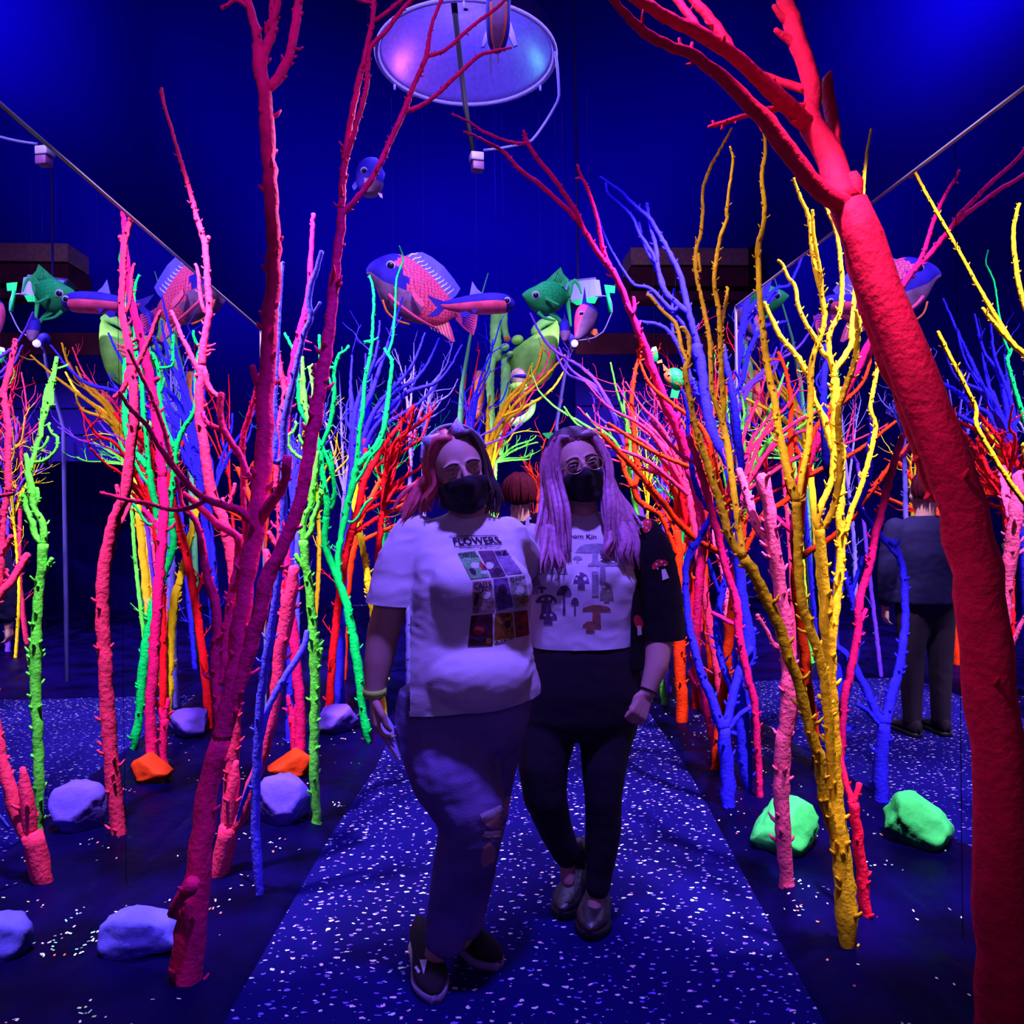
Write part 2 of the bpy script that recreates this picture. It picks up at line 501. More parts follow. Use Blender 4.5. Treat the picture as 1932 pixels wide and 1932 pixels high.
def twigs(mb, path, n, L, r, rnd, depth=1):
    """thin side shoots growing out of a branch path (points, radii)"""
    for i in range(n):
        k = rnd.randrange(max(1, len(path) // 4), len(path))
        p, rr = path[k]
        t = (path[k][0] - path[k - 1][0]).normalized()
        side = Vector((rnd.gauss(0, 1), rnd.gauss(0, 1), rnd.gauss(0, .5) + .3))
        side = (side - t * side.dot(t)).normalized()
        d = (t * rnd.uniform(.5, 1.1) + side * rnd.uniform(.5, 1.0)).normalized()
        l = L * rnd.uniform(.5, 1.2)
        r0 = min(rr * 0.75, r)
        pts = [p]
        m = 5
        cur = d.copy()
        for j in range(m):
            cur = (cur + Vector((rnd.gauss(0, .16), rnd.gauss(0, .16), rnd.gauss(0, .12) + .07))).normalized()
            pts.append(pts[-1] + cur * l / m)
        rad = [r0 * (1 - 0.6 * j / m) for j in range(m + 1)]
        mb.tube(pts, rad, 5)
        if depth > 0:
            twigs(mb, list(zip(pts, rad)), 2, l * .5, r0 * .6, rnd, depth - 1)

def tree(name_label, color, base, branches, Y=None, dz=0.0, seed=0, tw=0, twL=0.18, knob=0.10, group=None,
         mirror=None, name='painted_tree', rough=0.16, lean=0.0, rlim=0.0028):
    """base: list of (x, y, width) pixels from the foot of the trunk up; branches: the same, each from its fork outwards,
       optionally starting with a float that says how far (m) its tip swings away from (+) or towards (-) the camera."""
    rnd = random.Random(seed * 77 + 5)
    if Y is None:
        Y = ground(base[0][0], base[0][1], BED_Z).y
    base = [tuple(p) for p in base]
    za, zb = at(base[0][0], 1000, Y).z, at(base[0][0], 1100, Y).z       # stand the foot on the bed
    base[0] = (base[0][0], 1000 + 100 * (za - BED_Z + .01) / (za - zb), base[0][2])
    foot = at(base[0][0], base[0][1], Y)
    def flip(p):
        return Vector((2 * mirror - p.x, p.y, p.z)) if mirror is not None else p
    root = thing(name, flip(Vector((foot.x, foot.y, max(0.0, foot.z)))), name_label, 'tree', group)
    built = []          # (x, y, Y) of everything so far
    def one(pts, Y0, Y1, nm, sides, jnt):
        P = [(x, y, w_) for x, y, w_ in pts]
        n = len(P)
        Ls = [0.0]
        for a, b_ in zip(P[:-1], P[1:]): Ls.append(Ls[-1] + math.dist(a[:2], b_[:2]))
        tot = Ls[-1] or 1
        Q = [(x, y, Y0 + (Y1 - Y0) * (l / tot), w_) for (x, y, w_), l in zip(P, Ls)]
        mw = sum(q[3] for q in Q) / n
        Q = catmull([(x, y, Yd * 0 + Yd, w_) for x, y, Yd, w_ in Q], max(5.0, mw * 0.55))
        jit = mw * 0.045
        path = []
        for i, (x, y, Yd, w_) in enumerate(Q):
            if 0 < i < len(Q) - 1:
                x += rnd.gauss(0, jit); y += rnd.gauss(0, jit)
            p = at(x, y, Yd)
            dist = (p - CAM).dot((CAM_R @ Vector((0, 0, -1))))
            path.append((flip(p), max(rlim, w_ * 0.5 * dist / F)))
            built.append((x, y, Yd))
        mb = MB()
        mb.tube([p for p, r in path], [r for p, r in path], sides, rough=rough, rfreq=1.1 / max(.006, path[len(path) // 2][1] * 2.2), seed=seed)
        # knobs and stubs left by cut shoots
        nk = int(len(path) * knob * 3)
        for k in range(nk):
            i = rnd.randrange(1, len(path) - 1) if len(path) > 2 else 0
            p, r = path[i]
            t = (path[min(i + 1, len(path) - 1)][0] - path[i - 1][0]).normalized()
            s_ = Vector((rnd.gauss(0, 1), rnd.gauss(0, 1), rnd.gauss(0, 1)))
            s_ = (s_ - t * s_.dot(t)).normalized()
            big = rnd.random() < .18
            l = (r * 1.0 if not big else r * 1.9) * rnd.uniform(.7, 1.2)
            l = min(l, .035)
            thorn(mb, p + s_ * r * .75, (s_ + t * .6).normalized(), min(r * .42, .009), l)
        if tw: twigs(mb, path, tw, twL, 0.006, rnd)
        mb.build(nm, PAINT[color], root)
    b0 = list(base)
    one([(b0[0][0], b0[0][1] + 4, b0[0][2])] + b0, Y, Y + lean, 'trunk', 14 if base[0][2] > 24 else 9, 0)
    for br in branches:
        br = list(br)
        dd = dz
        if not isinstance(br[0], tuple): dd = br.pop(0)
        x, y, w_ = br[0]
        q = min(built, key=lambda c: (c[0] - x) ** 2 + (c[1] - y) ** 2)
        if math.dist(q[:2], (x, y)) > 3: br = [(q[0], q[1], w_)] + br
        one(br, q[2], q[2] + dd, 'branch', 12 if w_ > 22 else (8 if w_ > 7 else 6), 1)
    TREES.setdefault(color, []).append(root)
    return root

def fan(label, color, base, fork, tips, w0=12, w1=4, Y=None, seed=0, tw=3, twL=0.2, spread=0.5, group=None, mirror=None, knob=0.05, lean=0.0):
    """a bushy far tree: a trunk up to the fork, then one curved branch for every tip"""
    rnd = random.Random(seed)
    br = []
    fx, fy = fork
    n = len(tips)
    for i, (tx, ty) in enumerate(tips):
        k = rnd.uniform(.35, .55)
        # leave the fork upright, bend out towards the tip
        mx = fx + (tx - fx) * (k - .12) + rnd.gauss(0, 4); my = fy + (ty - fy) * (k + .06)
        m2 = fx + (tx - fx) * .78 + rnd.gauss(0, 4); n2 = fy + (ty - fy) * .76 + rnd.gauss(0, 4)
        br.append([rnd.uniform(-spread, spread), (fx, fy, w0 * .62), (mx, my, w0 * .5), (m2, n2, (w0 * .35 + w1) / 2), (tx, ty, w1 * .7)])
    bx, by = base
    mid = ((bx + fx) / 2 + rnd.gauss(0, 5), (by + fy) / 2, w0 * .95)
    return tree(label, color, [(bx, by, w0), mid, (fx, fy, w0 * .8)], br, Y=Y, seed=seed, tw=tw, twL=twL, group=group, mirror=mirror, knob=knob, lean=lean)
# ---- the front trees, left of the path
tree('forked dark magenta tree at the front left, its bulging foot beside the pale violet rock', 'magenta',
     [(352, 1850, 56), (357, 1780, 58), (364, 1700, 52), (377, 1620, 45), (392, 1500, 40), (408, 1430, 38), (420, 1392, 40)],
     [[0.15, (420, 1392, 38), (440, 1290, 34), (452, 1200, 33), (462, 1120, 33), (473, 1040, 35), (487, 965, 38), (493, 900, 34), (500, 800, 33), (505, 700, 31), (510, 600, 29), (515, 490, 28), (513, 400, 27), (508, 300, 27), (500, 200, 26), (492, 110, 27), (487, 85, 26)],
      [-0.1, (326, 1722, 20), (345, 1690, 26), (362, 1665, 30)],
      [0.1, (504, 172, 15), (523, 150, 19), (546, 105, 17), (560, 30, 17), (568, -40, 16)],
      [0.05, (490, 100, 16), (482, 55, 18), (468, 5, 15), (452, -50, 14)],
      [0.05, (494, 110, 18), (510, 70, 19), (516, 10, 16), (520, -50, 14)],
      [0.0, (503, 60, 12), (521, 20, 14), (527, -40, 12)],
      [(470, 15, 9), (446, 0, 8), (430, 8, 7), (417, 16, 8)],
      [-0.1, (487, 985, 22), (512, 945, 20), (535, 915, 18), (541, 880, 17), (543, 862, 18)],
      [-0.25, (484, 990, 18), (450, 963, 17), (422, 954, 15), (389, 941, 14), (359, 918, 13), (326, 877, 12), (298, 838, 10), (275, 800, 9), (250, 775, 8), (225, 740, 7)],
      [0.1, (326, 877, 9), (310, 810, 9), (285, 745, 8), (265, 705, 8), (243, 660, 7)],
      [0.2, (372, 930, 11), (343, 905, 9), (330, 880, 6)],
      [0.2, (389, 943, 9), (362, 957, 9), (325, 962, 8), (280, 950, 8), (235, 942, 8), (190, 930, 7)],
      [0.0, (420, 1392, 24), (440, 1340, 24), (468, 1235, 26), (493, 1145, 28), (505, 1085, 30), (522, 1055, 27), (545, 1008, 25), (565, 950, 24), (580, 880, 25), (592, 800, 26), (606, 720, 25), (618, 640, 23), (631, 540, 20), (640, 450, 18), (645, 395, 16)],
      [0.1, (645, 402, 12), (664, 385, 11), (700, 340, 11), (735, 270, 11), (763, 208, 11), (775, 175, 10), (790, 140, 9), (804, 106, 9), (814, 50, 7), (835, -5, 7)],
      [0.2, (763, 212, 9), (810, 190, 8), (857, 147, 8), (903, 106, 7), (932, 97, 6), (965, 90, 4)],
      [0.2, (804, 106, 8), (840, 94, 7), (890, 50, 7), (945, 8, 6), (960, -20, 5)],
      [0.1, (645, 395, 14), (648, 330, 14), (658, 250, 12), (673, 170, 12), (690, 100, 11), (702, 42, 10), (706, -5, 9)],
      [0.0, (646, 330, 10), (668, 250, 10), (690, 172, 10), (694, 125, 9), (700, 88, 9), (729, 58, 8), (757, 20, 8), (795, -20, 7)],
      [0.0, (702, 42, 8), (728, 24, 7), (768, -8, 7)], [0.0, (712, 8, 6), (690, 3, 6), (655, -6, 6)],
      [0.05, (418, 1395, 16), (410, 1330, 20), (406, 1231, 19), (410, 1190, 18), (406, 1138, 17), (393, 1097, 16), (385, 1055, 14), (379, 1014, 13), (372, 989, 12), (358, 968, 10), (343, 950, 9), (337, 921, 8), (331, 900, 7)],
      [0.1, (420, 1285, 17), (430, 1180, 18), (439, 1117, 18), (449, 1076, 18), (451, 1024, 16), (443, 1008, 15), (416, 993, 14), (385, 964, 13), (368, 948, 12), (345, 930, 10)],
      [0.1, (449, 1070, 10), (458, 1040, 10), (462, 1000, 9)],
      [0.1, (470, 900, 13), (455, 862, 12), (435, 832, 12), (420, 806, 13), (416, 772, 13), (417, 742, 13)],
      [0.1, (418, 810, 10), (395, 801, 10), (386, 790, 9), (383, 778, 8)],
      [0.1, (466, 1030, 11), (460, 960, 11), (459, 888, 11), (458, 830, 11), (465, 802, 11), (472, 777, 11), (480, 751, 10), (488, 718, 10), (497, 690, 8)],
      [0.0, (496, 755, 14), (487, 728, 13), (482, 715, 14), (476, 690, 12)],
      [0.0, (595, 780, 10), (602, 720, 8), (588, 704, 7)], [0.0, (605, 735, 12), (598, 700, 12), (596, 688, 12)],
      ], seed=1, knob=.15, rough=.2)

tree('bright pink forked trunk just right of the dark magenta foot', 'pink',
     [(413, 1652, 33), (422, 1610, 36), (432, 1560, 36)],
     [[0.0, (434, 1560, 24), (438, 1510, 24), (442, 1470, 20), (446, 1436, 10)],
      [0.1, (440, 1562, 26), (460, 1530, 25), (482, 1465, 23), (505, 1390, 21), (520, 1310, 22), (527, 1240, 24), (538, 1180, 28), (545, 1130, 28), (553, 1085, 22), (556, 1070, 20)],
      [0.1, (543, 1150, 18), (525, 1105, 18), (513, 1085, 15), (503, 1045, 14), (501, 1038, 12)],
      [0.1, (545, 1120, 16), (548, 1085, 14), (542, 1066, 10)],
      [0.1, (532, 1130, 14), (528, 1060, 14), (528, 1024, 12), (526, 962, 11), (521, 921, 12), (525, 855, 12), (526, 806, 12), (533, 772, 12), (538, 736, 12), (531, 706, 11), (521, 640, 8)],
      [0.0, (530, 1045, 12), (515, 1020, 11), (507, 1003, 9)],
      [0.0, (533, 775, 8), (545, 740, 7), (541, 733, 8)],
      ], seed=2, knob=.16)

tree('tall hot pink tree with a bare snapped tip, second from the left edge', 'pink',
     [(428, 1560, 26), (440, 1400, 26), (446, 1200, 25), (444, 1100, 24), (432, 1024, 22), (420, 975, 21), (399, 930, 20), (389, 872, 19), (381, 822, 18), (377, 781, 18), (377, 739, 17), (381, 690, 16)],
     [[0.0, (381, 690, 16), (384, 650, 15), (390, 620, 14), (395, 580, 13), (393, 545, 13), (390, 500, 12), (385, 455, 12), (371, 412, 10), (358, 360, 9), (340, 300, 8), (322, 240, 7), (309, 195, 6), (302, 172, 5)],
      [(310, 195, 5), (308, 185, 5), (305, 166, 6)],
      [(388, 462, 10), (392, 452, 9), (394, 446, 9)],
      [0.0, (378, 705, 11), (358, 666, 10), (343, 635, 9), (331, 604, 8), (322, 586, 7)],
      [0.0, (386, 590, 7), (378, 560, 8), (374, 515, 7), (368, 498, 6)],
      [0.0, (386, 700, 12), (392, 725, 11), (402, 740, 10), (414, 750, 9)],
      [0.0, (385, 655, 6), (398, 653, 5), (407, 648, 3)], [0.0, (385, 665, 6), (396, 661, 5), (406, 660, 3)], [0, (380, 650, 6), (372, 652, 4)],
      [0.1, (436, 1030, 9), (424, 975, 8), (420, 940, 8)],
      [0.0, (432, 950, 8), (440, 930, 8), (443, 912, 7)],
      ], Y=3.35, seed=3, knob=.14)

tree('plum pink trunk standing just right of the left mirror seam', 'magenta',
     [(290, 1466, 22), (286, 1400, 21), (284, 1340, 20), (289, 1250, 20), (297, 1150, 19), (303, 1060, 19), (308, 1000, 19), (309, 950, 18), (306, 900, 18)],
     [[0.0, (306, 905, 17), (303, 850, 18), (297, 810, 18), (290, 760, 18), (283, 720, 18), (274, 670, 17), (262, 625, 16), (252, 585, 14), (244, 540, 12), (238, 470, 10), (232, 400, 9)],
      [0.0, (305, 1010, 9), (292, 985, 9), (270, 960, 8)], [0.0, (312, 1000, 7), (325, 995, 5), (330, 985, 3)],
      [0.0, (297, 1060, 6), (288, 1060, 4)], [0.0, (285, 725, 8), (296, 715, 10), (299, 712, 8)],
      [0, (262, 640, 7), (250, 645, 5), (241, 647, 2)], [0, (266, 655, 7), (254, 660, 5), (243, 662, 2)],
      ], seed=4, mirror=-DL, knob=.08)

tree('lime green trunk with cut-off ends, standing alone by the left path edge', 'neon',
     [(598, 1552, 17), (593, 1470, 18), (592, 1380, 18), (595, 1300, 19), (592, 1220, 19), (586, 1130, 17), (578, 1070, 16), (573, 1020, 19)],
     [[0.0, (572, 1020, 13), (572, 985, 13), (580, 966, 11), (588, 952, 11), (590, 925, 14), (594, 900, 13), (597, 872, 10), (600, 852, 8)],
      [0.0, (579, 1015, 12), (588, 1000, 12), (591, 980, 12), (597, 962, 11), (603, 950, 12), (605, 925, 12)],
      [0, (588, 955, 9), (580, 930, 8), (582, 915, 7)],
      [0, (582, 1085, 9), (565, 1060, 9), (557, 1046, 8)], [0, (596, 1265, 9), (604, 1235, 8), (606, 1222, 7)],
      [0.1, (592, 880, 8), (585, 830, 9), (581, 820, 8), (583, 802, 9), (579, 781, 10), (574, 748, 10), (572, 714, 9), (570, 673, 7)],
      [0.1, (585, 805, 8), (588, 772, 8), (591, 739, 7), (585, 700, 6), (582, 692, 7)], [0.1, (582, 695, 5), (588, 690, 5), (590, 687, 4)],
      [0.0, (574, 748, 6), (569, 765, 6), (569, 735, 6), (567, 715, 6)],
      [0.0, (571, 866, 7), (555, 855, 7), (545, 840, 6), (544, 822, 6), (553, 815, 5), (560, 800, 5), (557, 795, 5)],
      [0.0, (576, 842, 6), (567, 830, 6), (564, 820, 5)], ], seed=5, knob=.2, rough=.2)

tree('emerald green tree with a pointed foot, leaning out beside the woman with cat ears', 'green',
     [(696, 1402, 6), (692, 1380, 16), (684, 1335, 14), (678, 1280, 18), (668, 1210, 18), (656, 1150, 16), (642, 1105, 15), (630, 1075, 14), (617, 1040, 13), (612, 1005, 13), (616, 975, 14)],
     [[0.0, (616, 975, 13), (617, 945, 13), (612, 920, 12), (607, 890, 12), (605, 860, 11), (600, 838, 10), (592, 815, 10), (583, 800, 9), (570, 781, 9), (563, 752, 8), (563, 720, 8), (558, 675, 7), (551, 655, 7), (541, 638, 6), (537, 628, 5)],
      [0.0, (552, 657, 6), (561, 645, 6), (565, 630, 5), (564, 624, 5)],
      [0.0, (618, 955, 9), (629, 940, 9), (631, 921, 8), (627, 895, 8), (617, 865, 8), (605, 836, 7), (599, 828, 6)],
      [0.0, (606, 842, 9), (618, 815, 9), (625, 790, 9), (629, 765, 9), (631, 740, 8), (631, 700, 7), (637, 675, 7), (641, 668, 7), (652, 662, 6), (658, 652, 6)],
      [0.0, (629, 740, 5), (624, 725, 5), (621, 712, 4)], [0.0, (606, 690, 6), (604, 665, 6), (602, 632, 6)],
      [0.1, (640, 1100, 12), (638, 1050, 12), (648, 990, 13), (656, 950, 13), (664, 920, 13), (672, 885, 13)],
      [0.1, (672, 885, 10), (675, 845, 9), (679, 806, 9), (684, 781, 9), (687, 739, 8), (690, 710, 8), (697, 681, 8), (702, 645, 7), (704, 600, 6), (706, 570, 6), (703, 540, 5), (697, 520, 4)],
      [0.2, (674, 880, 12), (690, 862, 12), (705, 848, 12), (720, 822, 11), (728, 789, 11), (733, 748, 9), (738, 706, 8), (739, 680, 7), (730, 665, 6), (725, 657, 5)],
      [0.1, (732, 668, 6), (741, 640, 5), (743, 615, 5), (746, 580, 4), (748, 530, 4), (758, 500, 4), (761, 488, 3), (753, 464, 3)],
      [0, (686, 645, 5), (706, 642, 5), (714, 637, 4)],
      [0.0, (668, 915, 6), (685, 890, 6), (697, 865, 6), (715, 845, 6), (722, 830, 5)],
      [0.0, (621, 850, 6), (628, 885, 7), (631, 940, 7), (624, 960, 8)],
      [0, (665, 985, 5), (676, 975, 5), (690, 950, 5), (703, 940, 4)],
      ], seed=6, knob=.14)

tree('smooth periwinkle blue trunk rising behind the dark magenta fork', 'violetblue',
     [(490, 1688, 14), (485, 1620, 18), (482, 1530, 17), (486, 1430, 18), (490, 1340, 17), (499, 1260, 16), (512, 1180, 15), (524, 1100, 14), (534, 1010, 14), (535, 930, 14), (535, 872, 14)],
     [[0.0, (535, 872, 14), (536, 806, 15), (543, 764, 15), (553, 723, 13), (563, 675, 12), (574, 630, 11), (586, 600, 11), (583, 566, 11), (588, 535, 11), (599, 505, 10), (607, 474, 9)],
      [0.0, (586, 600, 7), (596, 584, 6), (604, 570, 6)], [0, (540, 990, 8), (552, 975, 7), (556, 965, 6)],
      [0.1, (486, 1420, 12), (505, 1340, 12), (530, 1290, 13), (556, 1250, 13), (575, 1215, 12), (580, 1190, 10)],
      [0.1, (518, 870, 12), (520, 830, 12), (517, 796, 10), (522, 700, 7), (531, 520, 7), (534, 495, 7)],
      [0.1, (486, 1450, 9), (463, 1500, 9), (448, 1548, 6)],
      ], seed=7, knob=.05, rough=.05)

tree('thin raspberry stump with a forked top, in front of the orange rock', 'magenta',
     [(556, 1452, 14), (556, 1400, 16), (552, 1350, 15)],
     [[(552, 1350, 11), (545, 1325, 9), (543, 1312, 7)], [(553, 1352, 10), (563, 1325, 8), (568, 1310, 6)], [(548, 1345, 7), (538, 1338, 5), (533, 1336, 4)]], seed=8, knob=.1)

tree('straight red trunk just left of the emerald green foot', 'red',
     [(620, 1370, 15), (623, 1310, 15), (628, 1230, 15), (635, 1170, 15), (642, 1115, 15), (652, 1050, 15), (663, 1000, 15)],
     [[0.1, (663, 1000, 14), (676, 960, 14), (688, 905, 13), (707, 872, 11), (732, 830, 9), (758, 797, 8), (781, 764, 6)],
      [0.2, (688, 905, 9), (690, 850, 9), (686, 824, 9)],
      [0.2, (670, 985, 10), (700, 945, 10), (738, 908, 10), (745, 855, 9), (750, 835, 8)],
      [0.3, (745, 880, 9), (757, 835, 8), (772, 805, 8), (781, 764, 5)],
      [0.2, (724, 855, 8), (757, 822, 8), (785, 803, 7), (816, 776, 6)],
      [0.2, (690, 965, 9), (720, 950, 8), (755, 945, 7), (785, 925, 6)],
      [0.1, (640, 1120, 8), (633, 1085, 8), (637, 1055, 7)], [0, (720, 900, 6), (713, 880, 5), (722, 873, 5)],
      [0.2, (660, 1010, 10), (700, 985, 9), (735, 965, 8), (765, 962, 6)],
      ], seed=9, knob=.1, tw=2, twL=.16)

tree('orange trunk with ribbed bark behind the straight red trunk', 'orange',
     [(645, 1284, 18), (647, 1230, 18), (650, 1170, 17), (656, 1100, 15), (668, 1030, 14), (680, 980, 13)],
     [[0.2, (680, 980, 11), (700, 940, 10), (722, 900, 9), (735, 880, 8)], [0.2, (675, 1000, 9), (715, 975, 8), (745, 960, 7), (790, 935, 5)],
      [-0.1, (668, 1030, 9), (705, 1010, 8), (760, 985, 6)], [0.1, (690, 955, 7), (682, 915, 7), (679, 880, 6)]], seed=10, knob=.08, tw=3)

tree('sunny yellow trunk behind the arm of the cat-eared woman, mirrored at the left', 'yellow',
     [(315, 1366, 18), (318, 1290, 18), (322, 1210, 17), (330, 1130, 16), (337, 1105, 14)],
     [[0.1, (337, 1105, 12), (348, 1070, 11), (352, 1050, 9)], [0.2, (330, 1130, 12), (352, 1040, 12), (372, 960, 13), (372, 910, 12), (362, 860, 11), (340, 810, 9)],
      [0, (315, 1300, 9), (300, 1290, 7)]], seed=11, mirror=-DL, knob=.15, rough=.22)
# ---- the front trees, right of the path
tree('thick scarlet trunk leaning in from the right edge, its broken limbs across the top right', 'crimson',
     [(1890, 2060, 100), (1895, 1800, 96), (1880, 1400, 92), (1840, 1080, 88), (1788, 860, 84), (1735, 730, 82), (1690, 625, 80), (1655, 530, 78), (1625, 448, 72), (1600, 385, 66)],
     [[0.1, (1600, 385, 56), (1588, 365, 54), (1563, 298, 50), (1534, 240, 46), (1528, 220, 40)],
      [0.15, (1532, 235, 34), (1531, 181, 32), (1524, 129, 33), (1508, 85, 34), (1493, 39, 34), (1482, 0, 31), (1465, -50, 30)],
      [0.0, (1512, 95, 22), (1488, 75, 16), (1468, 60, 11), (1462, 55, 9)], [0.0, (1495, 45, 20), (1472, 28, 13), (1459, 10, 8)],
      [-0.25, (1532, 240, 34), (1520, 232, 33), (1488, 202, 32), (1449, 166, 30), (1397, 116, 27), (1345, 78, 26), (1293, 52, 24), (1242, 23, 22), (1200, -2, 20), (1170, -20, 18)],
      [0.1, (1385, 105, 16), (1372, 80, 20), (1350, 50, 19), (1327, 21, 18), (1300, -10, 16), (1270, -40, 14)],
      [0.1, (1325, 65, 15), (1308, 40, 15), (1285, 10, 14), (1260, -20, 12)],
      [-0.35, (1600, 390, 42), (1565, 375, 36), (1526, 336, 34), (1488, 285, 34), (1449, 233, 32), (1410, 194, 28), (1371, 155, 25), (1332, 124, 22), (1301, 98, 20), (1268, 88, 19), (1229, 70, 19), (1205, 52, 18), (1190, 36, 16), (1160, 4, 14), (1135, -25, 12)],
      [0.2, (1590, 345, 22), (1577, 285, 24), (1570, 225, 25), (1560, 170, 26), (1562, 150, 20), (1566, 138, 10)],
      [0.1, (1520, 170, 16), (1475, 155, 15), (1440, 143, 14), (1415, 135, 10)],
      [0.0, (1516, 199, 12), (1449, 206, 11), (1410, 217, 10), (1371, 230, 10), (1345, 237, 8), (1336, 240, 6)],
      [0, (1362, 232, 8), (1362, 243, 6), (1360, 244, 4)], [0, (1348, 236, 7), (1344, 228, 5)],
      [0.25, (1602, 395, 44), (1618, 470, 48), (1645, 570, 50), (1680, 670, 52), (1725, 785, 54), (1780, 930, 56)],
      [0.0, (1612, 370, 30), (1616, 345, 28), (1606, 328, 20)],
      [0, (1302, 98, 9), (1305, 88, 8), (1306, 80, 6)], [0, (1288, 92, 9), (1282, 80, 6), (1281, 72, 4)],
      ], Y=1.75, seed=20, knob=.05, rough=.10)

tree('tall yellow tree at the right with a splintered foot and bare stems', 'gold',
     [(1598, 1792, 22), (1597, 1740, 40), (1594, 1690, 40), (1589, 1620, 36), (1580, 1560, 34), (1577, 1500, 26), (1572, 1400, 25), (1566, 1290, 25), (1561, 1180, 24), (1555, 1110, 23), (1551, 1050, 21), (1546, 1000, 20)],
     [[0.1, (1546, 1000, 13), (1541, 985, 13), (1553, 947, 13), (1565, 919, 12), (1572, 890, 13), (1574, 860, 15), (1575, 822, 17), (1576, 760, 17), (1576, 715, 16)],
      [0.1, (1576, 715, 13), (1574, 700, 12), (1590, 678, 12), (1604, 655, 11), (1610, 640, 10), (1618, 622, 9), (1626, 598, 8), (1630, 580, 6)],
      [0.1, (1574, 705, 11), (1566, 675, 11), (1563, 645, 10), (1568, 622, 10), (1584, 592, 9), (1588, 557, 9), (1588, 515, 9), (1581, 455, 8), (1570, 415, 7), (1552, 380, 6)],
      [-0.1, (1550, 998, 12), (1566, 975, 13), (1578, 935, 13), (1585, 895, 14), (1586, 850, 14), (1582, 805, 13), (1583, 770, 12), (1594, 735, 12), (1608, 698, 11), (1616, 660, 11), (1619, 620, 10), (1615, 585, 6)],
      [0.15, (1568, 1245, 15), (1574, 1180, 16), (1581, 1110, 17), (1586, 1050, 17), (1585, 960, 16), (1587, 900, 14), (1590, 840, 13)],
      [0.2, (1585, 1050, 11), (1595, 1005, 12), (1606, 965, 11), (1616, 940, 10), (1628, 905, 10), (1640, 863, 10), (1651, 814, 9), (1650, 795, 8), (1642, 770, 8), (1648, 735, 8), (1655, 698, 8), (1665, 645, 8), (1668, 625, 6)],
      [0.2, (1572, 850, 13), (1562, 815, 14), (1555, 790, 13), (1544, 770, 11), (1534, 746, 10), (1526, 714, 11), (1511, 683, 11), (1496, 661, 10), (1476, 640, 10), (1458, 606, 9), (1442, 570, 7)],
      [-0.15, (1576, 1520, 18), (1568, 1440, 18), (1564, 1370, 18), (1556, 1290, 18), (1545, 1235, 19), (1527, 1180, 19), (1513, 1130, 18), (1507, 1070, 18), (1505, 1010, 18), (1503, 948, 17)],
      [0.1, (1503, 945, 15), (1494, 915, 16), (1486, 890, 16), (1476, 847, 15), (1468, 806, 15), (1463, 764, 14), (1454, 723, 14), (1445, 670, 13), (1438, 607, 12), (1433, 555, 11), (1431, 503, 11), (1430, 465, 11), (1437, 437, 9), (1443, 405, 9), (1441, 375, 9), (1437, 335, 8), (1444, 285, 7), (1441, 248, 5)],
      [0.2, (1504, 950, 11), (1512, 905, 12), (1521, 860, 12), (1527, 822, 12), (1529, 756, 12), (1530, 700, 12), (1536, 665, 11), (1547, 638, 11), (1556, 600, 10), (1549, 550, 10), (1537, 505, 9), (1531, 458, 9), (1528, 425, 8), (1521, 395, 7), (1505, 362, 6), (1498, 336, 5)],
      [0.0, (1551, 560, 9), (1548, 515, 8), (1539, 470, 8), (1534, 430, 7), (1533, 396, 6)],
      [0.1, (1557, 672, 9), (1540, 641, 9), (1519, 608, 8), (1506, 575, 8), (1500, 540, 8), (1487, 524, 7), (1477, 499, 6), (1467, 491, 5)],
      [-0.2, (1584, 1590, 22), (1570, 1560, 22), (1554, 1506, 22), (1546, 1436, 22), (1529, 1378, 21), (1512, 1308, 22), (1496, 1260, 22), (1473, 1191, 22), (1450, 1140, 22), (1426, 1090, 21), (1403, 1052, 22)],
      [0.0, (1403, 1052, 17), (1394, 1042, 17), (1377, 1016, 16), (1366, 977, 16), (1354, 935, 15), (1342, 900, 15), (1334, 872, 15), (1319, 830, 14), (1310, 797, 12), (1303, 760, 11), (1296, 723, 11), (1294, 697, 12), (1300, 673, 10), (1300, 640, 9), (1290, 620, 8), (1283, 618, 6)],
      [0.1, (1296, 680, 8), (1286, 657, 8), (1275, 612, 8), (1248, 585, 7), (1232, 565, 7), (1221, 554, 6)],
      [0.1, (1403, 1050, 13), (1396, 1005, 13), (1390, 970, 13), (1386, 935, 13), (1379, 888, 13), (1372, 839, 13), (1364, 797, 12)],
      [0.1, (1364, 800, 10), (1354, 772, 10), (1344, 739, 10), (1341, 698, 9), (1339, 645, 9), (1331, 597, 9), (1321, 551, 8), (1313, 514, 8), (1313, 475, 8), (1322, 441, 7), (1326, 400, 7), (1326, 362, 6), (1337, 323, 6), (1356, 287, 5), (1368, 265, 5), (1381, 242, 4)],
      [-0.1, (1364, 797, 11), (1365, 760, 11), (1361, 700, 11), (1359, 645, 11), (1357, 590, 10), (1348, 541, 9), (1350, 503, 9), (1358, 452, 8), (1371, 415, 7), (1371, 400, 7), (1377, 349, 6), (1383, 305, 6), (1377, 276, 4)],
      [0.05, (1358, 630, 6), (1366, 590, 7), (1373, 545, 6), (1370, 541, 4)],
      [0.3, (1605, 640, 9), (1612, 560, 8), (1618, 460, 7), (1627, 375, 7), (1632, 320, 6), (1637, 280, 5), (1644, 243, 4)],
      [0, (1322, 512, 5), (1319, 495, 6), (1318, 478, 5)],
      [0, (1398, 1010, 7), (1390, 990, 7), (1396, 960, 6)],
      ], seed=21, knob=.2, rough=.13)

